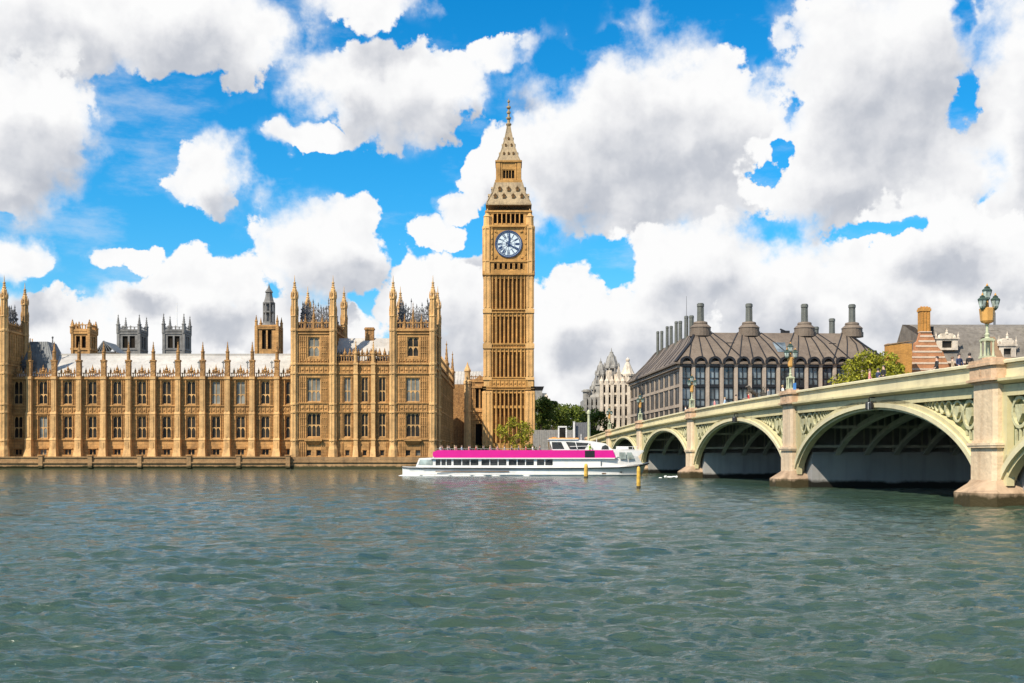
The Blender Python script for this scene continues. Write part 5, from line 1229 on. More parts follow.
# ------------------------------------------------------------------ grey turreted building up the street
def ornate_building():
    Y = 392.0; S = F / Y; root = thing('turreted_building', 'pale and grey stone turreted building beyond the end of the bridge', 'building', (PX(601, Y), Y, 0)); z = lambda py: PZ(py, Y); X = lambda px: PX(px, Y) - PX(601, Y)
    rr = random.Random(4)
    # stepped pale front, getting lower to the right as it recedes
    w = MB(); hl = []
    for px in (604.5, 609, 615, 620.5, 626, 631):
        for a, b in ((427, 420), (416, 409), (404, 397), (393, 387)):
            if px > 622 and a < 397: continue
            hl.append((X(px - 1.2), X(px + 1.2), z(a), z(b)))
    w.merge(wall_grid(X(601), X(634), 2.4, z(384), hl, .7))
    for py in (429, 418, 406.5, 395, 385): w.box(X(601) - .3, X(634), -.8, .1, z(py), z(py) + .75); w.box(X(601) - .1, X(634), -.4, .1, z(py) - .5, z(py))
    for px in (601.5, 606.8, 612, 618, 623, 628.5): w.box(X(px) - .55, X(px) + .55, -1.0, .1, 2.4, z(383) - rr.uniform(0, 1.5)); w.lathe(X(px), -.4, [(z(384), .7), (z(381), .8), (z(379), .4), (z(376), .05)], 6)
    for px, t, wd in ((609.5, 371, 5.5), (619, 366, 4.5), (626.5, 374, 4)):      # gables
        w.add([(X(px - wd), -.2, z(384)), (X(px + wd), -.2, z(384)), (X(px), -.2, z(t)), (X(px - wd), 3, z(384)), (X(px + wd), 3, z(384)), (X(px), 3, z(t))], [(0,1,2),(3,5,4),(0,2,5,3),(1,4,5,2)])
    w.box(X(607), X(612), 1, 5, z(384), z(370)); w.box(X(614.5), X(622.5), .5, 5, z(384), z(374))
    w.quad((X(601), 0, 2.4), (X(601), 30, 2.4), (X(601), 30, z(384)), (X(601), 0, z(384))); w.quad((X(601), 0, z(384)), (X(634), 0, z(384)), (X(634), 30, z(384)), (X(601), 30, z(384)))
    part('front_wall', w, M['cream'], root)
    gv = MB(); gv.quad((X(602), .6, 2.4), (X(633), .6, 2.4), (X(633), .6, z(385)), (X(602), .6, z(385))); part('window_glass', gv, M['glass'], root)
    g = MB(); g.box(X(585.5), X(600.6), 4, 30, 2.4, z(398)); 
    for py in (430, 418, 407, 399): g.box(X(585), X(600.6), 3.6, 4.2, z(py), z(py) + .8)
    for px in (586, 590.5, 595, 599.5): g.box(X(px) - .5, X(px) + .5, 3.3, 4.2, 2.4, z(397))
    for px in (588, 592.8, 597.3):
        for a, b in ((427, 421), (415, 410), (405, 401)): g.box(X(px) - .6, X(px) + .6, 3.95, 4.05, z(a), z(b), 1)
    g.lathe(X(587.5), 6, [(z(400), 1.2), (z(391), 1.2), (z(391), 1.7), (z(389.5), 1.7), (z(389.5), 1.2), (z(388.5), 1.1)], 8)
    g.add([(X(590), 4, z(398)), (X(601), 4, z(398)), (X(597), 10, z(383)), (X(590), 18, z(398)), (X(601), 18, z(398))], [(0,1,2),(0,2,3),(1,4,2),(3,2,4)])
    part('grey_wall', g, [M['greystone'], M['void']], root)
    def cupola(px, top, ybase, r, mat, name, y=8, open_=True):
        m = MB(); z0, z1 = z(ybase), z(top); h = z1 - z0; x = X(px)
        m.lathe(x, y, [(z0 - 14, r*1.05), (z0, r*1.05), (z0, r*1.25), (z0 + h*.05, r*1.25), (z0 + h*.05, r*.8), (z0 + h*.34, r*.8), (z0 + h*.34, r*1.15), (z0 + h*.40, r*1.15), (z0 + h*.44, r*.98), (z0 + h*.58, r*.85), (z0 + h*.72, r*.58), (z0 + h*.82, r*.28), (z0 + h*.86, r*.28), (z0 + h*.88, r*.1), (z1, .04)], 8, math.pi/8)
        for k in range(8):
            a = math.pi/8 + k*math.pi/4; m.bar((x + r*1.05*math.cos(a), y + r*1.05*math.sin(a), z0), (x + r*1.05*math.cos(a), y + r*1.05*math.sin(a), z0 + h*.36), r*.2)
            m.bar((x + r*1.0*math.cos(a), y + r*1.0*math.sin(a), z0 + h*.42), (x + r*.58*math.cos(a), y + r*.58*math.sin(a), z0 + h*.72), r*.14)
            m.lathe(x + r*1.15*math.cos(a), y + r*1.15*math.sin(a), [(z0 + h*.38, r*.14), (z0 + h*.46, r*.12), (z0 + h*.54, .02)], 5)
        part(name, m, mat, root)
    cupola(613.5, 345.5, 378, 2.35, M['greystone'], 'cupola', 8); cupola(602.3, 356, 384, 1.7, M['greystone'], 'cupola', 7); cupola(597, 374, 396, 1.7, M['greystone'], 'cupola', 8)
    c = MB(); x = X(629.5); c.lathe(x, 6, [(z(392), 2.3), (z(375), 2.3), (z(375), 2.7), (z(373), 2.7), (z(372), 2.3), (z(365), 1.2), (z(360), .5), (z(359.5), .7), (z(358), .7), (z(356), .05)], 10)
    part('conical_turret', c, M['cream'], root)
ornate_building()

# ------------------------------------------------------------------ brick mansion at the right, behind the bridge
def mansion():
    Y = 268.0; root = thing('brick_mansion', 'red brick stone banded mansion with grey slate roof and tall chimney behind the bridge', 'mansion', (PX(912, Y), Y, 0)); z = lambda py: PZ(py, Y); X = lambda px: PX(px, Y) - PX(912, Y)
    w = MB(); prof = [(X(912), 2.4), (X(949), 2.4), (X(949), z(366)), (X(943), z(352)), (X(938), z(347)), (X(931), z(332)), (X(920.5), z(332)), (X(918), z(341)), (X(915), z(343)), (X(914.5), z(350)), (X(912), z(352))]
    n = len(prof); w.add([(x, 0, zz) for x, zz in prof] + [(x, 1.2, zz) for x, zz in prof], [tuple(range(n)), tuple(range(2*n-1, n-1, -1))] + [(i, n+i, n+(i+1) % n, (i+1) % n) for i in range(n)])
    part('gable_wall', w, M['brick'], root)
    bd = MB()
    for py, a, b in ((370, 912, 949), (364, 912, 948), (358, 912, 945), (352.5, 912.5, 942), (347, 915.5, 937.5), (342, 918.5, 935), (337, 920, 933)): bd.box(X(a), X(b), -.07, .03, z(py), z(py) + .42)
    bd.box(X(920), X(931.5), -.2, 1.3, z(332.3), z(331.3)); part('stone_band', bd, M['band'], root)
    ch = MB(); ch.box(X(921), X(930.5), .1, 2.2, z(332), z(309.5)); ch.box(X(920.3), X(931.2), -.1, 2.4, z(311), z(308.5)); ch.box(X(921), X(930.5), .05, 2.25, z(308.5), z(307))
    for k in range(3): ch.box(X(922.2 + k*3), X(923.4 + k*3), -.05, .12, z(331), z(312))
    for k in range(3): ch.lathe(X(923 + k*2.8), 1.1, [(z(307), .28), (z(305.8), .22)], 8)
    part('chimney', ch, M['brick_orange'], root)
    # big slate roof, bellied
    rf = MB(); x0, x1 = X(929), X(1100); pr = [(y, PZ(p, Y + y)) for y, p in ((1.4, 363), (4.5, 344), (7.5, 334.5), (10.5, 327.5), (14, 325), (19, 324.6))]
    k = len(pr); xl = [X(946), X(938), X(934), X(931), X(930), X(930)]
    rf.add([(xl[i], pr[i][0], pr[i][1]) for i in range(k)] + [(x1, y, zz) for y, zz in pr] + [(X(930), 30, z(363)), (x1, 30, z(363))], [(i, i+1, k+i+1, k+i) for i in range(k-1)] + [(k-1, 2*k, 2*k+1, 2*k-1), tuple(range(k)) + (2*k,)])
    part('roof', rf, M['mansion_roof'], root)
    body = MB(); body.merge(wall_grid(X(949), x1, 2.4, z(362), [(X(c) - .9, X(c) + .9, z(372), z(365)) for c in range(955, 1095, 9)], .5), T(0, .6)); body.box(X(912), x1, 1.25, 30, 2.4, z(363)); part('wall', body, M['brick'], root)
    eb = MB(); eb.box(X(945), x1, .1, 1.6, z(363.2), z(361)); eb.box(X(945), x1, .35, 1.0, z(374), z(373)); part('eaves_cornice', eb, M['band'], root)
    gv = MB(); gv.quad((X(949), 1.0, z(374)), (x1, 1.0, z(374)), (x1, 1.0, z(363.5)), (X(949), 1.0, z(363.5))); part('window_glass', gv, M['glass'], root)
    # stone dormers
    def dormer(px, y_top, y_bot, wpx):
        d = MB(); c = X(px); hw = wpx/2*Y/F
        zt, zb = z(y_top), z(y_bot); h = zt - zb
        d.merge(wall_grid(-hw, hw, zb, zb + h*.5, [(-hw*.45, hw*.45, zb + h*.1, zb + h*.42)], .5)); d.box(-hw*1.15, hw*1.15, -.25, .3, zb + h*.5, zb + h*.56); d.box(-hw, hw, .45, 5, zb, zb + h*.5)
        d.add([(-hw*.85, 0, zb + h*.56), (hw*.85, 0, zb + h*.56), (hw*.5, 0, zb + h*.76), (-hw*.5, 0, zb + h*.76), (-hw*.85, 4, zb + h*.56), (hw*.85, 4, zb + h*.56), (hw*.5, 4, zb + h*.76), (-hw*.5, 4, zb + h*.76)], [(0,1,2,3),(0,3,7,4),(1,5,6,2),(3,2,6,7)])
        for s in (-1, 1): d.lathe(s*hw*1.02, 0, [(zb + h*.56, .22), (zb + h*.66, .3), (zb + h*.72, .12), (zb + h*.84, .03)], 6); d.lathe(s*hw*.7, .2, [(zb + h*.5, .5), (zb + h*.62, .4), (zb + h*.7, .1)], 6)
        d.lathe(0, .2, [(zb + h*.74, .4), (zb + h*.86, .22), (zb + h*.88, .34), (zb + h*.92, .1), (zt, .03)], 6)
        o = part('dormer', d, M['cream'], root, (c, 2.4, 0)); g = MB(); g.quad((-hw*.5, .4, zb + h*.05), (hw*.5, .4, zb + h*.05), (hw*.5, .4, zb + h*.45), (-hw*.5, .4, zb + h*.45)); part('dormer_glass', g, M['glass'], o)
    dormer(951, 327, 349, 22); dormer(1012, 330, 360, 17); dormer(1052, 330, 352, 22)
    # smaller brown gabled roof, chimneys
    br = MB(); br.add([(X(992), 1.0, z(361.5)), (X(1007), 1.0, z(361.5)), (X(1002), 4.0, z(335)), (X(993.5), 4.0, z(335)), (X(990), 8, z(335)), (X(1003), 8, z(335))], [(0,1,2,3),(3,2,5,4)]); part('brown_roof', br, M['brown_roof'], root)
    sm = MB(); sm.box(X(962), X(971), 13, 15, z(328), z(321.5)); sm.box(X(961.5), X(971.5), 12.9, 15.1, z(322.5), z(321)); sm.box(X(1003), X(1015), 9, 12, z(334), z(326)); part('roof_stack', sm, M['mansion_roof'], root)
    dk = MB(); dk.box(X(1019.2), X(1021), 14, 14.5, z(326), z(305)); part('flue_pipe', dk, M['fence_dark'], root)
    d2 = MB(); d2.box(X(931), X(940), 4, 8, z(334), z(324.5)); part('roof_box', d2, M['ph_dark'], root)
    ob_ = thing('brick_block', 'plain orange brick wall block between the tree and the banded gable', 'building', (PX(900, 262), 262, 0))
    hw = 12/F*262; b = MB(); b.box(-hw, hw, 0, 2.5, 2.4, PZ(343.5, 262)); part('wall', b, M['brick_orange'], ob_)
    cpg = MB(); cpg.add([(-hw - .1, -.15, PZ(345, 262)), (hw + .1, -.15, PZ(341.2, 262)), (hw + .1, -.15, PZ(340.4, 262)), (-hw - .1, -.15, PZ(344, 262)), (-hw - .1, 2.6, PZ(345, 262)), (hw + .1, 2.6, PZ(341.2, 262)), (hw + .1, 2.6, PZ(340.4, 262)), (-hw - .1, 2.6, PZ(344, 262))], [(0,1,2,3),(3,2,6,7),(0,4,5,1),(1,5,6,2),(0,3,7,4),(4,7,6,5)])
    part('coping', cpg, M['brown_roof'], ob_)
mansion()

# ------------------------------------------------------------------ trees
def tree(name, label, loc, h, r, leaf, n=2600, seed=1, flat=.75, trunk=.35, ls=.34, group=None, cat='tree', gaps=.55):
    root = thing(name, label, cat, loc, 0, group); rr = random.Random(seed); t = MB(); zc = h*(1 - flat*r/h*1.0) if False else h - r*flat
    zf = max(.5, zc - r*flat*.6)
    t.lathe(0, 0, [(0, trunk), (zf*.5, trunk*.75), (zf, trunk*.6), (zc, trunk*.35)], 8)
    clumps = []
    for i in range(26):
        a = rr.uniform(0, 6.283); u = rr.uniform(-.85, 1); q = math.sqrt(max(0, 1 - u*u))*rr.uniform(.45, 1.0)
        c = (r*q*math.cos(a), r*q*math.sin(a), zc + r*flat*u*rr.uniform(.7, 1)); clumps.append((c, r*rr.uniform(.2, .42)))
        if i < 12: t.bar((0, 0, zf*rr.uniform(.7, 1)), tuple(v*.85 if j < 2 else v for j, v in enumerate(c)), trunk*.22)
    part('trunk', t, M['bark'], root)
    cm = MB()
    for i in range(n):
        c, cr = clumps[i % len(clumps)]; 
        d = Vector((rr.gauss(0, 1), rr.gauss(0, 1), rr.gauss(0, 1))).normalized()*cr*rr.uniform(gaps, 1.08); p = Vector(c) + Vector((d.x, d.y, d.z*.8))
        s = ls*rr.uniform(.6, 1.3); ax = Vector((rr.gauss(0, 1), rr.gauss(0, 1), rr.gauss(0, .6))).normalized(); bx = ax.orthogonal().normalized(); bx.rotate(Matrix.Rotation(rr.uniform(0, 6.28), 3, ax)); cx_ = ax.cross(bx)
        cm.add([tuple(p - bx*s), tuple(p + cx_*s*.55), tuple(p + bx*s), tuple(p - cx_*s*.55)], [(0,1,2,3)], 0 if rr.random() < .62 else 1)
    me = cm.mesh('crown', leaf); ob('crown', me, root)
    return root
G1 = [M['leaf_a'], M['leaf_b']]; GY = [M['leaf_y'], M['leaf_y2']]; GD = [M['leaf_b'], M['leaf_a']]
TG = 'street trees beyond the bridge end'
for px, Y, top, r, lf, sd_, lab in ((541, 345, 396, 4.6, GD, 1, 'slim dark green tree right beside the base of the clock tower'),
                             (553, 356, 404, 6.0, G1, 2, 'bright green tree behind the grey fence beside the clock tower'),
                             (567, 372, 407, 6.4, G1, 3, 'middle round green tree above the white framed kiosk'),
                             (579, 380, 409, 6.0, GD, 4, 'dark green tree behind the dark slatted hoarding'),
                             (594, 356, 412, 5.2, GD, 5, 'low dark green tree in front of the grey turreted building')):
    tree('street_tree', lab, (PX(px, Y), Y, 2.45), PZ(top, Y) - 2.45, r, lf, 4200, sd_, .9, .32, .40, TG)
tree('shrub_tree', 'yellow green leafy young tree in front of the clock tower base', (PX(516, 288), 288, 2.45), PZ(418, 288) - 2.45, 4.6, GY, 1500, 12, .85, .2, .30, gaps=.3)
tree('plane_tree', 'broad yellow green tree above the bridge parapet by the orange brick wall', (PX(868, 255), 255, 2.45), PZ(355, 255) - 2.45, 7.9, GY, 8000, 21, .72, .45, .40)
for k, (px, Y, r, lab) in enumerate(((458, 262, 2.0, 'low dark shrub by the foot of the long palace side wall'), (482, 275, 2.4, 'low dark shrub at the corner of the clock tower base'), (528, 285, 2.0, 'small olive shrub under the right corner of the clock tower'))):
    tree('garden_shrub', lab, (PX(px, Y), Y, 2.45), 2.2 + .3*k, r, [M['leaf_y2'], M['leaf_b']], 700, 30 + k, .5, .1, .26, cat='shrub', group='shrubs in the palace garden')

# ------------------------------------------------------------------ fences, hoardings, far building
def fence(name, label, cat, px0, px1, Y, y_top, mat, slats=True, pitch=.5):
    x0, x1 = PX(px0, Y), PX(px1, Y); root = thing(name, label, cat, (x0, Y, 2.45)); h = PZ(y_top, Y) - 2.45; L_ = x1 - x0
    p = MB(); p.box(0, L_, 0, .08, .15, h)
    n = int(L_/pitch)
    for k in range(n): p.box(L_*(k + .2)/n, L_*(k + .8)/n, -.06, .02, .2, h - .1)
    part('panel', p, mat, root); q = MB()
    for k in range(int(L_/3.0) + 1): q.box(min(L_ - .2, k*3.0), min(L_, k*3.0 + .2), -.1, .18, 0, h + .15)
    part('fence_post', q, mat, root)
fence('boundary_fence', 'long grey boarded fence between the clock tower and the bridge', 'fence', 533, 574, 304, 430, M['fence'], pitch=.6)
fence('slatted_hoarding', 'dark grey slatted hoarding with white edge before the green trees', 'hoarding', 574.5, 590.5, 290, 422.5, M['fence_dark'], pitch=.5)
ed = thing('white_post', 'white post at the edge of the dark slatted hoarding', 'post', (PX(574, 289), 289, 2.45)); m_ = MB(); m_.box(-.22, .22, 0, .2, 0, PZ(422, 289) - 2.45); m_.box(-.28, .28, -.05, .25, PZ(422, 289) - 2.45, PZ(421.5, 289) - 2.45); part('post', m_, M['offwhite'], ed)
kk = thing('entrance_kiosk', 'small white framed kiosk in front of the grey fence', 'kiosk', (PX(562.5, 290), 290, 2.45)); h = PZ(427.5, 290) - 2.45; m_ = MB()
for x in (-.95, .95):
    for y in (0, 1.6): m_.box(x - .16, x + .16, y, y + .2, 0, h)
m_.box(-1.1, 1.1, -.1, 1.9, h, h + .35); m_.box(-.95, .95, .05, .15, 0, h*.4); part('frame', m_, M['offwhite'], kk); m_ = MB(); m_.quad((-.85, .12, h*.4), (.85, .12, h*.4), (.85, .12, h), (-.85, .12, h)); part('pane', m_, M['glass'], kk)
fb = thing('distant_block', 'small dark topped building peeping out beside the clock tower above the trees', 'building', (PX(539, 430), 430, 2.45)); m_ = MB(); m_.box(-3.2, 1.2, 0, 8, 0, PZ(390, 430) - 2.45); part('wall', m_, M['greystone'], fb); m_ = MB(); m_.tbox((-3.2, 1.4, -.2, 8), (-3.6, 1.9, -.6, 8), PZ(390, 430) - 2.45, PZ(386.5, 430) - 2.45); part('roof', m_, M['ph_dark'], fb)
m_ = MB(); m_.box(1.2, 4.0, 1, 6, 0, PZ(402, 430) - 2.45); m_.tbox((1.2, 4.2, 1, 6), (1.2, 2.8, 1, 6), PZ(402, 430) - 2.45, PZ(393, 430) - 2.45); part('annexe', m_, M['cream'], fb)

# ------------------------------------------------------------------ people
SKIN = plain('skin', (0.52, 0.33, 0.24), 0.6); HAIR = [plain('hair_dark', (0.03, 0.022, 0.018), 0.6), plain('hair_brown', (0.12, 0.07, 0.04), 0.6), plain('hair_fair', (0.38, 0.26, 0.12), 0.6)]
CLOTH = {k: plain('cloth_' + k.replace(' ', '_'), c, 0.85, var=0.15, scale=6) for k, c in {'white': (.72, .71, .69), 'pink': (.68, .25, .25), 'black': (.02, .02, .022), 'navy': (.03, .045, .10), 'red': (.48, .05, .05), 'grey': (.28, .28, .29), 'pale blue': (.36, .48, .60), 'yellow': (.62, .48, .10), 'green': (.40, .62, .08), 'denim': (.07, .10, .18), 'tan': (.40, .30, .20)}.items()}
def person_mesh(pose):
    """one skinned body, then face groups by height: legs, top, skin; returns body and hair meshes"""
    if pose == 'stand':   # feet at z=0, facing -y
        J = {'pel': (0,0,.95,.13), 'belly': (0,0,1.1,.125), 'chest': (0,0,1.3,.15), 'neck': (0,0,1.47,.058), 'head': (0,-.01,1.6,.088), 'crown': (0,0,1.7,.085),
             'shl': (-.18,0,1.41,.065), 'ell': (-.24,-.03,1.14,.045), 'wrl': (-.2,-.2,.98,.032), 'hal': (-.18,-.27,.97,.036), 'shr': (.18,0,1.41,.065), 'elr': (.24,-.03,1.14,.045), 'wrr': (.2,-.2,1.0,.032), 'har': (.18,-.27,.99,.036),
             'hil': (-.09,0,.88,.095), 'knl': (-.1,-.02,.5,.062), 'anl': (-.1,.02,.08,.042), 'tol': (-.1,-.16,.04,.036), 'hir': (.09,0,.88,.095), 'knr': (.11,-.02,.5,.062), 'anr': (.11,.03,.08,.042), 'tor': (.12,-.15,.04,.036)}
    else:                 # seated; seat at z=0.45
        J = {'pel': (0,0,.55,.14), 'belly': (0,0,.72,.125), 'chest': (0,.02,.92,.15), 'neck': (0,.02,1.09,.058), 'head': (0,0,1.22,.088), 'crown': (0,.01,1.32,.085),
             'shl': (-.18,.02,1.03,.065), 'ell': (-.24,-.02,.77,.045), 'wrl': (-.15,-.24,.68,.032), 'hal': (-.12,-.31,.67,.036), 'shr': (.18,.02,1.03,.065), 'elr': (.24,-.02,.77,.045), 'wrr': (.15,-.24,.68,.032), 'har': (.12,-.31,.67,.036),
             'hil': (-.09,-.06,.54,.09), 'knl': (-.11,-.45,.52,.065), 'anl': (-.11,-.42,.09,.042), 'tol': (-.11,-.58,.04,.036), 'hir': (.09,-.06,.54,.09), 'knr': (.11,-.45,.52,.065), 'anr': (.11,-.42,.09,.042), 'tor': (.11,-.58,.04,.036)}
    E = [('pel','belly'),('belly','chest'),('chest','neck'),('neck','head'),('head','crown'),('chest','shl'),('shl','ell'),('ell','wrl'),('wrl','hal'),('chest','shr'),('shr','elr'),('elr','wrr'),('wrr','har'),('pel','hil'),('hil','knl'),('knl','anl'),('anl','tol'),('pel','hir'),('hir','knr'),('knr','anr'),('anr','tor')]
    ks = list(J); me = bpy.data.meshes.new('person'); me.from_pydata([J[k][:3] for k in ks], [(ks.index(a), ks.index(b)) for a, b in E], [])
    o = bpy.data.objects.new('tmp_body', me); COL.objects.link(o); md = o.modifiers.new('skin', 'SKIN')
    for k, sv in zip(ks, me.skin_vertices[0].data): sv.radius = (J[k][3], J[k][3]*(.78 if k in ('chest','belly','pel') else 1)); sv.use_root = (k == 'pel')
    sb = o.modifiers.new('sub', 'SUBSURF'); sb.levels = 1; sb.render_levels = 1
    dg = bpy.context.evaluated_depsgraph_get(); out = bpy.data.meshes.new_from_object(o.evaluated_get(dg)); bpy.data.objects.remove(o)
    out.materials.clear()
    for k in ('legs', 'top', 'skin'): out.materials.append(SKIN)
    zn = J['neck'][2]; zp = J['pel'][2]
    mi = []
    for p in out.polygons:
        c = p.center; hand = min((c - Vector(J[h][:3])).length for h in ('hal', 'har', 'wrl', 'wrr')) < .075
        if c.z > zn - .03 or hand: mi.append(2)
        elif pose == 'stand' and c.z < zp - .02 and abs(c.x) < .19 : mi.append(0)
        elif pose == 'sit' and (c.z < zp + .03) and abs(c.x) < .2 and (c.y < .2): mi.append(0)
        else: mi.append(1)
    out.polygons.foreach_set('material_index', mi); out.polygons.foreach_set('use_smooth', [True]*len(mi))
    hd = J['crown']; hair = MB(); vs = []; fs = []
    for i in range(6):
        ph = math.pi/2*i/5*1.25
        for k in range(12): a = 2*math.pi*k/12; front = math.cos(a - 1.5*math.pi); q = ph*(1 - .35*max(0, front)); vs.append((.098*math.sin(q)*math.cos(a), .112*math.sin(q)*math.sin(a) + .012, hd[2] - .055 + .115*math.cos(q)))
    for i in range(5):
        for k in range(12): fs.append((i*12+k, i*12+(k+1) % 12, (i+1)*12+(k+1) % 12, (i+1)*12+k))
    hair.add(vs, fs); hm = hair.mesh('hair', HAIR[0])
    return out, hm
PM = {'stand': person_mesh('stand'), 'sit': person_mesh('sit')}
def person(pose, loc, rz, top, legs, hair, label, group=None, s=1.0):
    o = ob('person', PM[pose][0], None, loc, rz); tag(o, label, 'person', group); o.scale = (s, s, s)
    for i, m in enumerate((CLOTH[legs], CLOTH[top], SKIN)): o.material_slots[i].link = 'OBJECT'; o.material_slots[i].material = m
    h = ob('hair', PM[pose][1], o); h.material_slots[0].link = 'OBJECT'; h.material_slots[0].material = HAIR[hair]
    return o
def bridge_y(px):   # distance along the bridge of a point on its parapet seen at that bearing
    k = (px - 512)/F; Y = (BX + .0536*BY0)/(k + .0536); return (Y - BY0)/math.cos(BROT)
BG = 'people along the bridge parapet'
for px, top, legs, hr, rz, x, s, lab in ((857, 'pink', 'denim', 1, 1.2, .95, 1.0, 'person in a pink top leaning at the bridge parapet by the yellow green tree'),
      (864.5, 'navy', 'black', 0, 2.0, 1.0, .97, 'person in a navy top standing right beside the one in pink'),
      (870.5, 'black', 'black', 0, -1.2, .95, 1.05, 'tall dark haired person in black, third in the group before the yellow green tree'),
      (923, 'black', 'denim', 0, -1.6, .9, 1.03, 'person in black with their back to the parapet before the banded brick gable'),
      (932, 'tan', 'denim', 1, 1.4, 1.3, .96, 'person in a tan top standing behind the parapet under the stone dormer'),
      (943, 'navy', 'black', 0, .4, 1.0, 1.0, 'person in a navy top nearest to the big lamp pier'),
      (950, 'black', 'grey', 0, 2.2, 1.2, .98, 'person in black and grey between the navy top and the lamp pier'),
      (772, 'white', 'denim', 2, 1.7, 1.0, 1.0, 'fair haired person in white beside the second lamp pier'),
      (758, 'grey', 'black', 0, 1.2, 1.0, 1.0, 'person in grey by the parapet before the office columns'),
      (739, 'red', 'denim', 1, 1.5, 1.0, .98, 'person in red walking over the bridge above the second arch'),
      (727, 'tan', 'navy', 0, 1.5, 1.0, 1.0, 'person in tan walking over the bridge just ahead of the red top'),
      (716, 'pale blue', 'denim', 2, -1.5, 1.0, .98, 'person in pale blue on the bridge above the second arch'),
      (706, 'pink', 'black', 0, 1.6, 1.0, 1.0, 'person in pink near the third lamp pier'),
      (678, 'white', 'black', 0, 1.5, 1.0, 1.0, 'person in white walking above the far arch')):
    person('stand', on_bridge(x, bridge_y(px)), rz, top, legs, hr, lab, BG, s)

# ------------------------------------------------------------------ chariot statue by the bridge end
def statue():
    Y = 262.0; root = thing('chariot_statue', 'dark bronze horse and chariot statue on a stone plinth before the office columns', 'statue', (PX(757, Y), Y, 0)); z = lambda py: PZ(py, Y)
    p = MB(); p.box(-2.6, 2.6, -1.6, 1.6, 2.45, z(399)); p.box(-2.9, 2.9, -1.9, 1.9, z(399), z(398)); part('plinth', p, M['ph_stone'], root)
    h = MB(); zz = z(398)
    def tube(pts, rad):
        for (a, b, ra, rb) in zip(pts, pts[1:], rad, rad[1:]):
            a, b = Vector(a), Vector(b); t = (b - a).normalized(); u = t.orthogonal().normalized(); v = t.cross(u); n = 8
            vs = [tuple(a + (u*math.cos(k*6.2832/n) + v*math.sin(k*6.2832/n))*ra) for k in range(n)] + [tuple(b + (u*math.cos(k*6.2832/n) + v*math.sin(k*6.2832/n))*rb) for k in range(n)]
            h.add(vs, [(k, (k+1) % n, n + (k+1) % n, n + k) for k in range(n)] + [tuple(range(n)), tuple(range(n, 2*n))])
    for oy in (-.6, .6):      # two rearing horses
        tube([(-.4, oy, zz + 1.0), (-1.2, oy, zz + 1.5), (-1.7, oy, zz + 2.2), (-2.0, oy, zz + 2.75), (-2.5, oy, zz + 2.5)], [.36, .42, .28, .2, .1])
        tube([(-.3, oy, zz + .95), (-.2, oy - .15, zz + .5), (0, oy - .15, zz)], [.24, .12, .07]); tube([(-.3, oy, zz + .95), (-.4, oy + .15, zz + .5), (-.15, oy + .15, zz)], [.24, .12, .07])
        tube([(-1.4, oy - .15, zz + 1.5), (-2.1, oy - .18, zz + 1.55), (-2.3, oy - .18, zz + 1.1)], [.2, .1, .06]); tube([(-1.4, oy + .15, zz + 1.5), (-2.2, oy + .18, zz + 1.3), (-2.35, oy + .18, zz + .9)], [.2, .1, .06]); tube([(-.1, oy, zz + 1.1), (.3, oy, zz + .9), (.4, oy, zz + .4)], [.12, .1, .04])
    part('horses', h, M['bronze'], root); h = MB()
    h.lathe(0, 0, [(0, .62), (.12, .62)], 16); o = len(h.v); h.v = [(1.5 + a, -.8 + c, zz + .62 + b) for a, b, c in h.v]; k0 = list(h.v); h.v = k0
    h.box(.8, 2.3, -.65, .65, zz + .6, zz + .8); h.box(.75, .9, -.65, .65, zz + .8, zz + 1.4); tube([(1.4, 0, zz + .8), (1.4, 0, zz + 1.9), (1.4, 0, zz + 2.2)], [.34, .24, .1]); tube([(1.4, 0, zz + 2.2), (1.4, 0, zz + 2.55)], [.13, .11]); tube([(1.4, 0, zz + 1.9), (.9, -.3, zz + 2.3), (.8, -.3, zz + 3.0)], [.12, .08, .05]); tube([(1.4, 0, zz + 1.9), (1.9, .3, zz + 2.2), (2.1, .3, zz + 2.6)], [.12, .08, .05])
    part('chariot', h, M['bronze'], root)
statue()

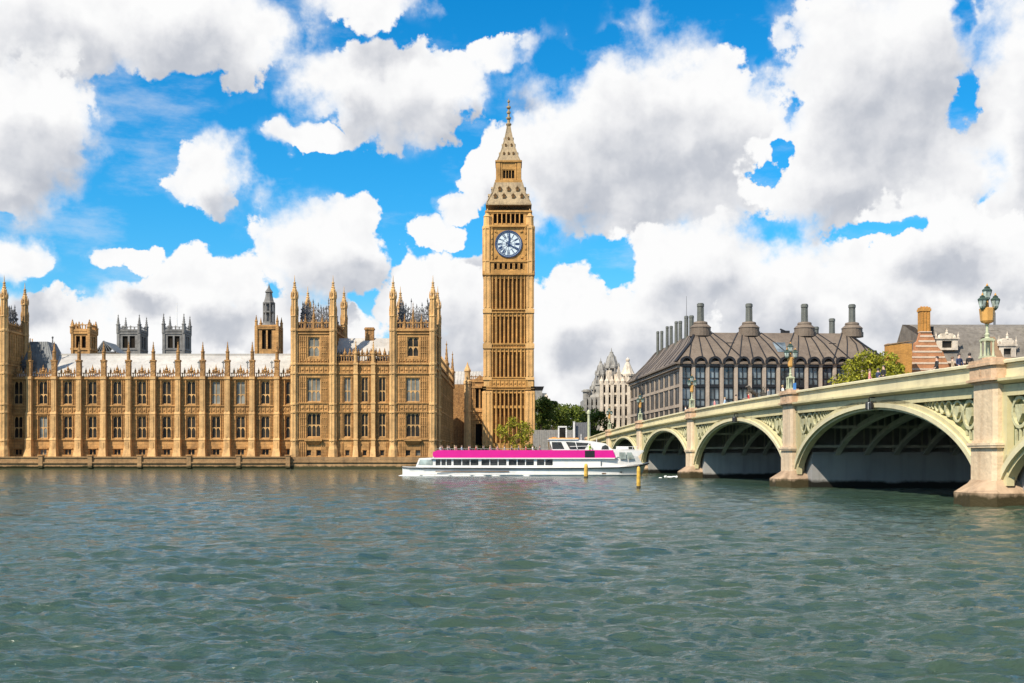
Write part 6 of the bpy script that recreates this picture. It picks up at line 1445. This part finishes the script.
# ------------------------------------------------------------------ river cruise boat
def boat():
    Y = 156.0; S = F / Y; root = thing('cruise_boat', 'long white river cruise boat with a magenta stripe and passengers on its open top deck', 'boat', (PX(403, Y), Y, 0)); X = lambda px: (px - 403)/S; z = lambda py: EYE + (455 - py)/S; hb = 3.1
    # hull lofted from stations: x, half beam at deck, half beam at water, deck height
    st = [(0.0, .9, .5, z(466.5)), (1.0, 2.0, 1.5, z(466.8)), (3.0, 2.8, 2.5, z(467)), (7, hb, 2.9, z(467.2)), (16, hb, 3.0, z(467.4)), (24, hb, 2.9, z(467.2)), (29.0, 3.0, 2.5, z(466.6)), (31.8, 2.5, 1.7, z(465)), (33.2, 1.3, .4, z(462.5))]
    hl = MB(); vs = []; fs = []; k = 8
    for i, (x, a, b, d) in enumerate(st):
        fx = .0 if i < 8 else -1.3
        vs += [(x, -a, d), (x + fx*.35, -a*.98, d - .22), (x + fx*.6, -(a + b)/2, .45), (x + fx, -b, -.8), (x + fx, b, -.8), (x + fx*.6, (a + b)/2, .45), (x + fx*.35, a*.98, d - .22), (x, a, d)]
    for i in range(len(st) - 1):
        for j in range(k - 1): fs.append((i*k + j, (i+1)*k + j, (i+1)*k + j + 1, i*k + j + 1))
    fs += [tuple(range(k)), tuple((len(st)-1)*k + j for j in range(k))]
    hl.add(vs, fs); hull = part('hull', hl, M['white'], root)
    rb = MB()
    for (x, a, b, d), (x2, a2, b2, d2) in zip(st, st[1:]):
        for s in (-1, 1): rb.bar((x, s*(a + .06), d - .12), (x2, s*(a2 + .06), d2 - .12), .14, .12)
    part('rubbing_strake', rb, M['black'], hull)
    bt = MB()
    for (x, a, b, d), (x2, a2, b2, d2) in list(zip(st, st[1:]))[1:-1]:
        for s in (-1, 1): bt.bar((x, s*((a + b)/2 - .02), .2), (x2, s*((a2 + b2)/2 - .02), .2), .24, .06)
    part('boot_top', bt, M['hull_low'], hull)
    bs = MB(); bs.bar((X(437), -3.06, .62), (X(509), -3.06, .62), .16, .1); bs.bar((X(600), -2.78, .35), (X(640), -.7, .5), .5, .12); part('brown_strake', bs, M['antifoul'], hull)
    dk = MB(); dk.add([(x, -a, d - .02) for x, a, b, d in st] + [(x, a, d - .02) for x, a, b, d in reversed(st)], [tuple(range(2*len(st)))]); part('deck', dk, M['hull_low'], hull)
    # lower saloon
    x0, x1 = X(417), X(600); zs, zt = z(467), z(457.6); cb = MB(); w = 2.75
    groups = [(437, 452.5, 3), (454.5, 479, 3), (482, 506.5, 3), (508.8, 533.5, 3), (536.5, 552, 2)]
    holes = [(X(a), X(b), z(465.2), z(459.4)) for a, b, _ in groups]
    for s in (-1, 1):
        g = wall_grid(X(434.5), x1, zs - .1, zt, holes, .18)
        if s < 0: cb.merge(g, T(0, -w))
        else: cb.merge(g, T(0, w) @ Matrix.Scale(-1, 4, (0, 1, 0)))
    cb.quad((X(434.5), -w, zt), (x1, -w, zt), (x1, w, zt), (X(434.5), w, zt)); cb.quad((x1, -w, zs), (x1, w, zs), (x1, w, zt), (x1, -w, zt))
    cb.add([(x0, -w*.85, zs), (x0, w*.85, zs), (X(420.5), -w*.85, zt - .1), (X(420.5), w*.85, zt - .1), (X(434.5), -w, zs), (X(434.5), w, zs), (X(434.5), -w, zt), (X(434.5), w, zt)], [(0,2,6,4),(1,5,7,3),(2,3,7,6),(0,1,3,2)])
    saloon = part('saloon', cb, M['white'], root)
    gp = MB(); gp.add([(X(419.6), -w*.86 - .05, z(464.8)), (X(434), -w - .03, z(464.8)), (X(434), -w - .03, z(459.4)), (X(421.4), -w*.86 - .05, z(459.4))], [(0,1,2,3)]); gp.quad((x0 + .02, -1.9, zs + .3), (x0 + .02, 1.9, zs + .3), (X(420) , 1.9, zt - .35), (X(420), -1.9, zt - .35)); part('stern_glazing', gp, M['boat_glass_pale'], saloon)
    for (a, b, n), h in zip(groups, holes):
        for sd_ in (-1, 1):
            yv = sd_*(w - .15); m_ = MB(); m_.quad((h[0], yv, h[2]), (h[1], yv, h[2]), (h[1], yv, h[3]), (h[0], yv, h[3])); wi = part('saloon_window', m_, M['boat_glass'], saloon); f = MB()
            for q in range(1, n): xx = h[0] + (h[1]-h[0])*q/n; f.box(xx - .06, xx + .06, min(sd_*(w - .02), sd_*(w - .14)), max(sd_*(w - .02), sd_*(w - .14)), h[2], h[3])
            part('window_bar', f, M['white'], wi)
    # magenta side screens of the top deck
    mg = MB(); za, zb = z(458.0), z(450.2); y_ = 2.95
    pts = [(X(438), za), (X(613.8), za), (X(611), zb), (X(439), zb), (X(435.5), zb - .2), (X(434), (za+zb)/2), (X(435), za + .15)]
    for s in (-1, 1): n = len(pts); mg.add([(x, s*y_, q) for x, q in pts] + [(x, s*(y_ - .08), q) for x, q in pts], [tuple(range(n)), tuple(range(2*n-1, n-1, -1))] + [(i, (i+1) % n, n + (i+1) % n, n + i) for i in range(n)])
    mg.box(X(434.3), X(434.3) + .08, -y_ + .1, y_ - .1, za + .2, zb - .2)
    part('top_deck_screen', mg, M['magenta'], root)
    td = MB(); td.box(X(434.2), X(615), -y_ + .1, y_ - .1, zt - .0 + .004, zt + .12); td.box(X(432.5), X(613), -y_ - .05, y_ + .05, zt - .16, zt - .02); part('top_deck', td, M['white'], root)
    rl = MB()
    for s in (-1, 1):
        rl.bar((X(437), s*(y_ - .04), zb + .2), (X(547), s*(y_ - .04), zb + .2), .035)
        for q in range(16): xx = X(437) + q*(X(547) - X(437))/15; rl.bar((xx, s*(y_ - .04), zb), (xx, s*(y_ - .04), zb + .2), .03)
    part('handrail', rl, M['fence'], root)
    sea = MB()
    sx = X(440)
    while sx < X(545):
        for yy in (-2.2, -.75, .75, 2.2): sea.box(sx, sx + .42, yy - .55, yy + .55, zt + .62, zt + .7); sea.box(sx - .06, sx, yy - .55, yy + .55, zt + .62, zt + 1.0); sea.box(sx + .15, sx + .25, yy - .4, yy + .4, zt + .12, zt + .52)
        sx += .95
    part('deck_seating', sea, M['white'], root)
    # bow superstructure (right-hand end)
    fw = MB(); side = [(X(600), z(467)), (X(641), z(464)), (X(636), z(456.5)), (X(642), z(451.5)), (X(641.5), z(450.2)), (X(612), z(449.8)), (X(612), z(457)), (X(600), z(457.6))]
    n = len(side)
    def yw(x): return 2.7 if x < X(628) else max(.6, 2.7 - (x - X(628))*.28)
    fw.add([(x, -yw(x), q) for x, q in side] + [(x, yw(x), q) for x, q in side], [(0,1,2,7),(2,5,6,7),(2,3,4,5),(n,n+7,n+2,n+1),(n+2,n+7,n+6,n+5),(n+2,n+5,n+4,n+3)] + [(i, n+i, n+(i+1) % n, (i+1) % n) for i in range(n)])
    fore = part('forward_cabin', fw, M['white'], root)
    fg = MB(); 
    for a, b, c, d in ((617.4, 624.2, 617.4, 623.6), (625, 632.4, 624.6, 629.6)):
        fg.add([(X(a), -yw(X(a)) - .05, z(458.8)), (X(b), -yw(X(b)) - .05, z(458.8)), (X(d), -yw(X(d)) - .05, z(452.4)), (X(c), -yw(X(c)) - .05, z(452.4))], [(0,1,2,3)])
    part('forward_window', fg, M['boat_glass_pale'], fore)
    br = MB(); br.box(X(612), X(637), -2.0, 2.0, z(449.6), z(449.2))
    for q in range(6): br.bar((X(615 + q*4), -1.9 + .0*q, z(449.3)), (X(615 + q*4), -1.9, z(446.6)), .05)
    br.bar((X(615), -1.9, z(446.6)), (X(636), -1.9, z(446.8)), .06); br.box(X(617), X(627), -1.4, 1.4, z(449.2), z(446.4)); part('fore_deck_house', br, M['white'], fore)
    fen = MB()
    for px in (619, 628.5): fen.lathe(X(px), -2.55 + (px - 619)*.08, [(z(472.6), .14), (z(472), .2), (z(468.5), .2), (z(467.6), .1)], 8)
    part('fender', fen, M['black'], root)
    dr = MB(); dr.box(X(599.2), X(599.8), -2.82, -2.7, z(468.8), z(461)); part('boarding_gate', dr, M['black'], fore)
    # black panel standing in for a shaded opening, with a crew member
    opn = MB(); opn.box(X(583.5), X(593), -2.99, -2.9, z(457.2), z(450.8)); part('opening_shade_panel', opn, M['black'], root)
    # wheelhouse
    wh = MB(); side = [(X(552), z(450.6)), (X(612), z(450.4)), (X(604), z(443.6)), (X(590), z(441.2)), (X(575), z(440)), (X(548.5), z(439.8))]; n = len(side); yy = 2.2
    wh.add([(x, -yy, q) for x, q in side] + [(x, yy, q) for x, q in side], [tuple(range(n)), tuple(range(2*n-1, n-1, -1))] + [(i, n+i, n+(i+1) % n, (i+1) % n) for i in range(n)])
    wheel = part('wheelhouse', wh, M['white'], root)
    wr = MB(); wr.box(X(547.5), X(577), -2.35, 2.35, z(439.8), z(439.1)); part('wheelhouse_roof', wr, M['white'], wheel)
    wo = MB(); wo.box(X(549), X(578), -1.9, 1.9, z(439.1), z(438)); wo.box(X(552), X(556), -1.0, 1.0, z(438), z(437.2)); part('roof_locker', wo, M['orange'], wheel)
    yq = -yy - .03
    for pts_ in ([(X(a), yq, z(b)) for a, b in ((551.8, 449), (563.6, 449), (560.5, 442.2), (551.2, 442.2))], [(X(a), yq, z(b)) for a, b in ((569, 449.3), (583.5, 449.3), (587.5, 443.2), (565, 442))],
                 [(X(a), yq, z(b)) for a, b in ((600, 449.4), (607.6, 449.4), (606.8, 446.4), (604, 445), (601, 446.4))], [(X(549.2), -1.9, z(449.6)), (X(549.2), 1.9, z(449.6)), (X(548.2), 1.9, z(442)), (X(548.2), -1.9, z(442))]):
        wg = MB(); wg.add(pts_, [tuple(range(len(pts_)))]); part('wheelhouse_window', wg, M['boat_glass'], wheel)
    wm = MB(); wm.bar((X(576.5), -yy - .05, z(449.3)), (X(574.5), -yy - .05, z(442.5)), .1); wm.bar((X(569), -yy - .05, z(446.6)), (X(586), -yy - .05, z(446.2)), .07); part('window_bar', wm, M['white'], wheel)
    ms = MB(); ms.bar((X(581), 0, z(440.5)), (X(581), 0, z(434)), .08); ms.bar((X(581), -.6, z(436)), (X(581), .6, z(436)), .06); ms.bar((X(597), .8, z(443)), (X(597), .8, z(438.5)), .06); part('mast', ms, M['offwhite'], wheel)
    # foam at the waterline
    fo = MB(); rr = random.Random(3)
    def foam_patch(mb, x, y, a, rr):
        n = 9; ph = rr.uniform(0, 6.28); st_ = rr.uniform(1.6, 3.2)
        ring = [(x + a*st_*math.cos(2*math.pi*k/n)*rr.uniform(.7, 1.1), y + a*math.sin(2*math.pi*k/n)*rr.uniform(.6, 1.1)) for k in range(n)]
        mb.add([(p, q, .02) for p, q in ring] + [(x + (p-x)*.5, y + (q-y)*.5, .02 + rr.uniform(.05, .11)) for p, q in ring] + [(x, y, .10)], [(k, (k+1) % n, n + (k+1) % n, n + k) for k in range(n)] + [(n + k, n + (k+1) % n, 2*n) for k in range(n)])
    for i in range(46):
        x = -.2 + abs(rr.gauss(0, 5.5)); yb_ = -3.0 if x > 2.5 else -1.2 - .6*max(0, x)
        foam_patch(fo, x, yb_ - abs(rr.gauss(0, .3)), rr.uniform(.1, .34), rr)
    fo_o = part('wake_foam', fo, plain('foam', (.72, .74, .73), .8, var=.08), None); fo_o['kind'] = 'stuff'; fo_o.location = root.location
    # passengers
    rr = random.Random(8); cols = ['white', 'pink', 'black', 'navy', 'red', 'grey', 'black', 'white', 'tan', 'navy', 'pink', 'red', 'pale blue']; PG = 'passengers seated on the open top deck'
    sx = X(440) + .22; rows = []
    while sx < X(545): rows.append(sx); sx += .95
    n_ = 0
    for i, xx in enumerate(rows):
        for yy in (-2.5, -1.9, -.8, 1.0, 2.2):
            if rr.random() < (.72 if yy < -1 else .5):
                c = cols[n_ % len(cols)]; hr = rr.randrange(3); n_ += 1
                person('sit', (PX(403, Y) + xx, Y + yy, zt + .7 - .41), math.pi/2 + rr.uniform(-.4, .4), c, rr.choice(['denim', 'black', 'tan']), hr, f'passenger in {c} with {("dark","brown","fair")[hr]} hair seated on the open boat deck', PG)
    person('stand', (PX(403, Y) + X(589.5), Y - 3.3, z(466.8) - .05), 1.2, 'green', 'black', 0, 'crew member in a bright green vest standing on the side deck below the magenta stripe', None, .98) if False else None
    cr = person('stand', (PX(403, Y) + X(588.6), Y - 2.62, zt + .12), .9, 'green', 'black', 0, 'crew member in a bright green vest at the dark opening in the magenta stripe')
    return foam_patch
foam_patch = boat()
# mooring posts
for px, yb, h, lab in ((586, 478.3, 1.75, 'short yellow timber mooring post in front of the boat hull'), (638.6, 489, 1.85, 'nearer yellow timber mooring post in the water off the boat bow')):
    Y = EYE*F/(yb - HOR); p = thing('mooring_post', lab, 'post', (PX(px, Y), Y, 0), .3, 'timber mooring posts'); r = 2.15/F*Y
    m_ = MB(); m_.lathe(0, 0, [(.25, r), (h*.8, r*.93), (h*.92, r*.8), (h, r*.4)], 8); part('post', m_, M['timber'], p); m_ = MB(); m_.lathe(0, 0, [(-2.5, r*1.05), (.25, r*1.04)], 8); part('wet_foot', m_, M['timber_wet'], p)
fw = MB(); rr = random.Random(9)
c0 = BM @ Vector((-1.0, PIERS[3] + 3.5, 0))
for i in range(14): foam_patch(fw, c0.x + rr.gauss(-.5, 1.3), c0.y + rr.gauss(0, 3.2), rr.uniform(.06, .24), rr)
o = part('pier_foam', fw, bpy.data.materials['foam'], None); o['kind'] = 'stuff'
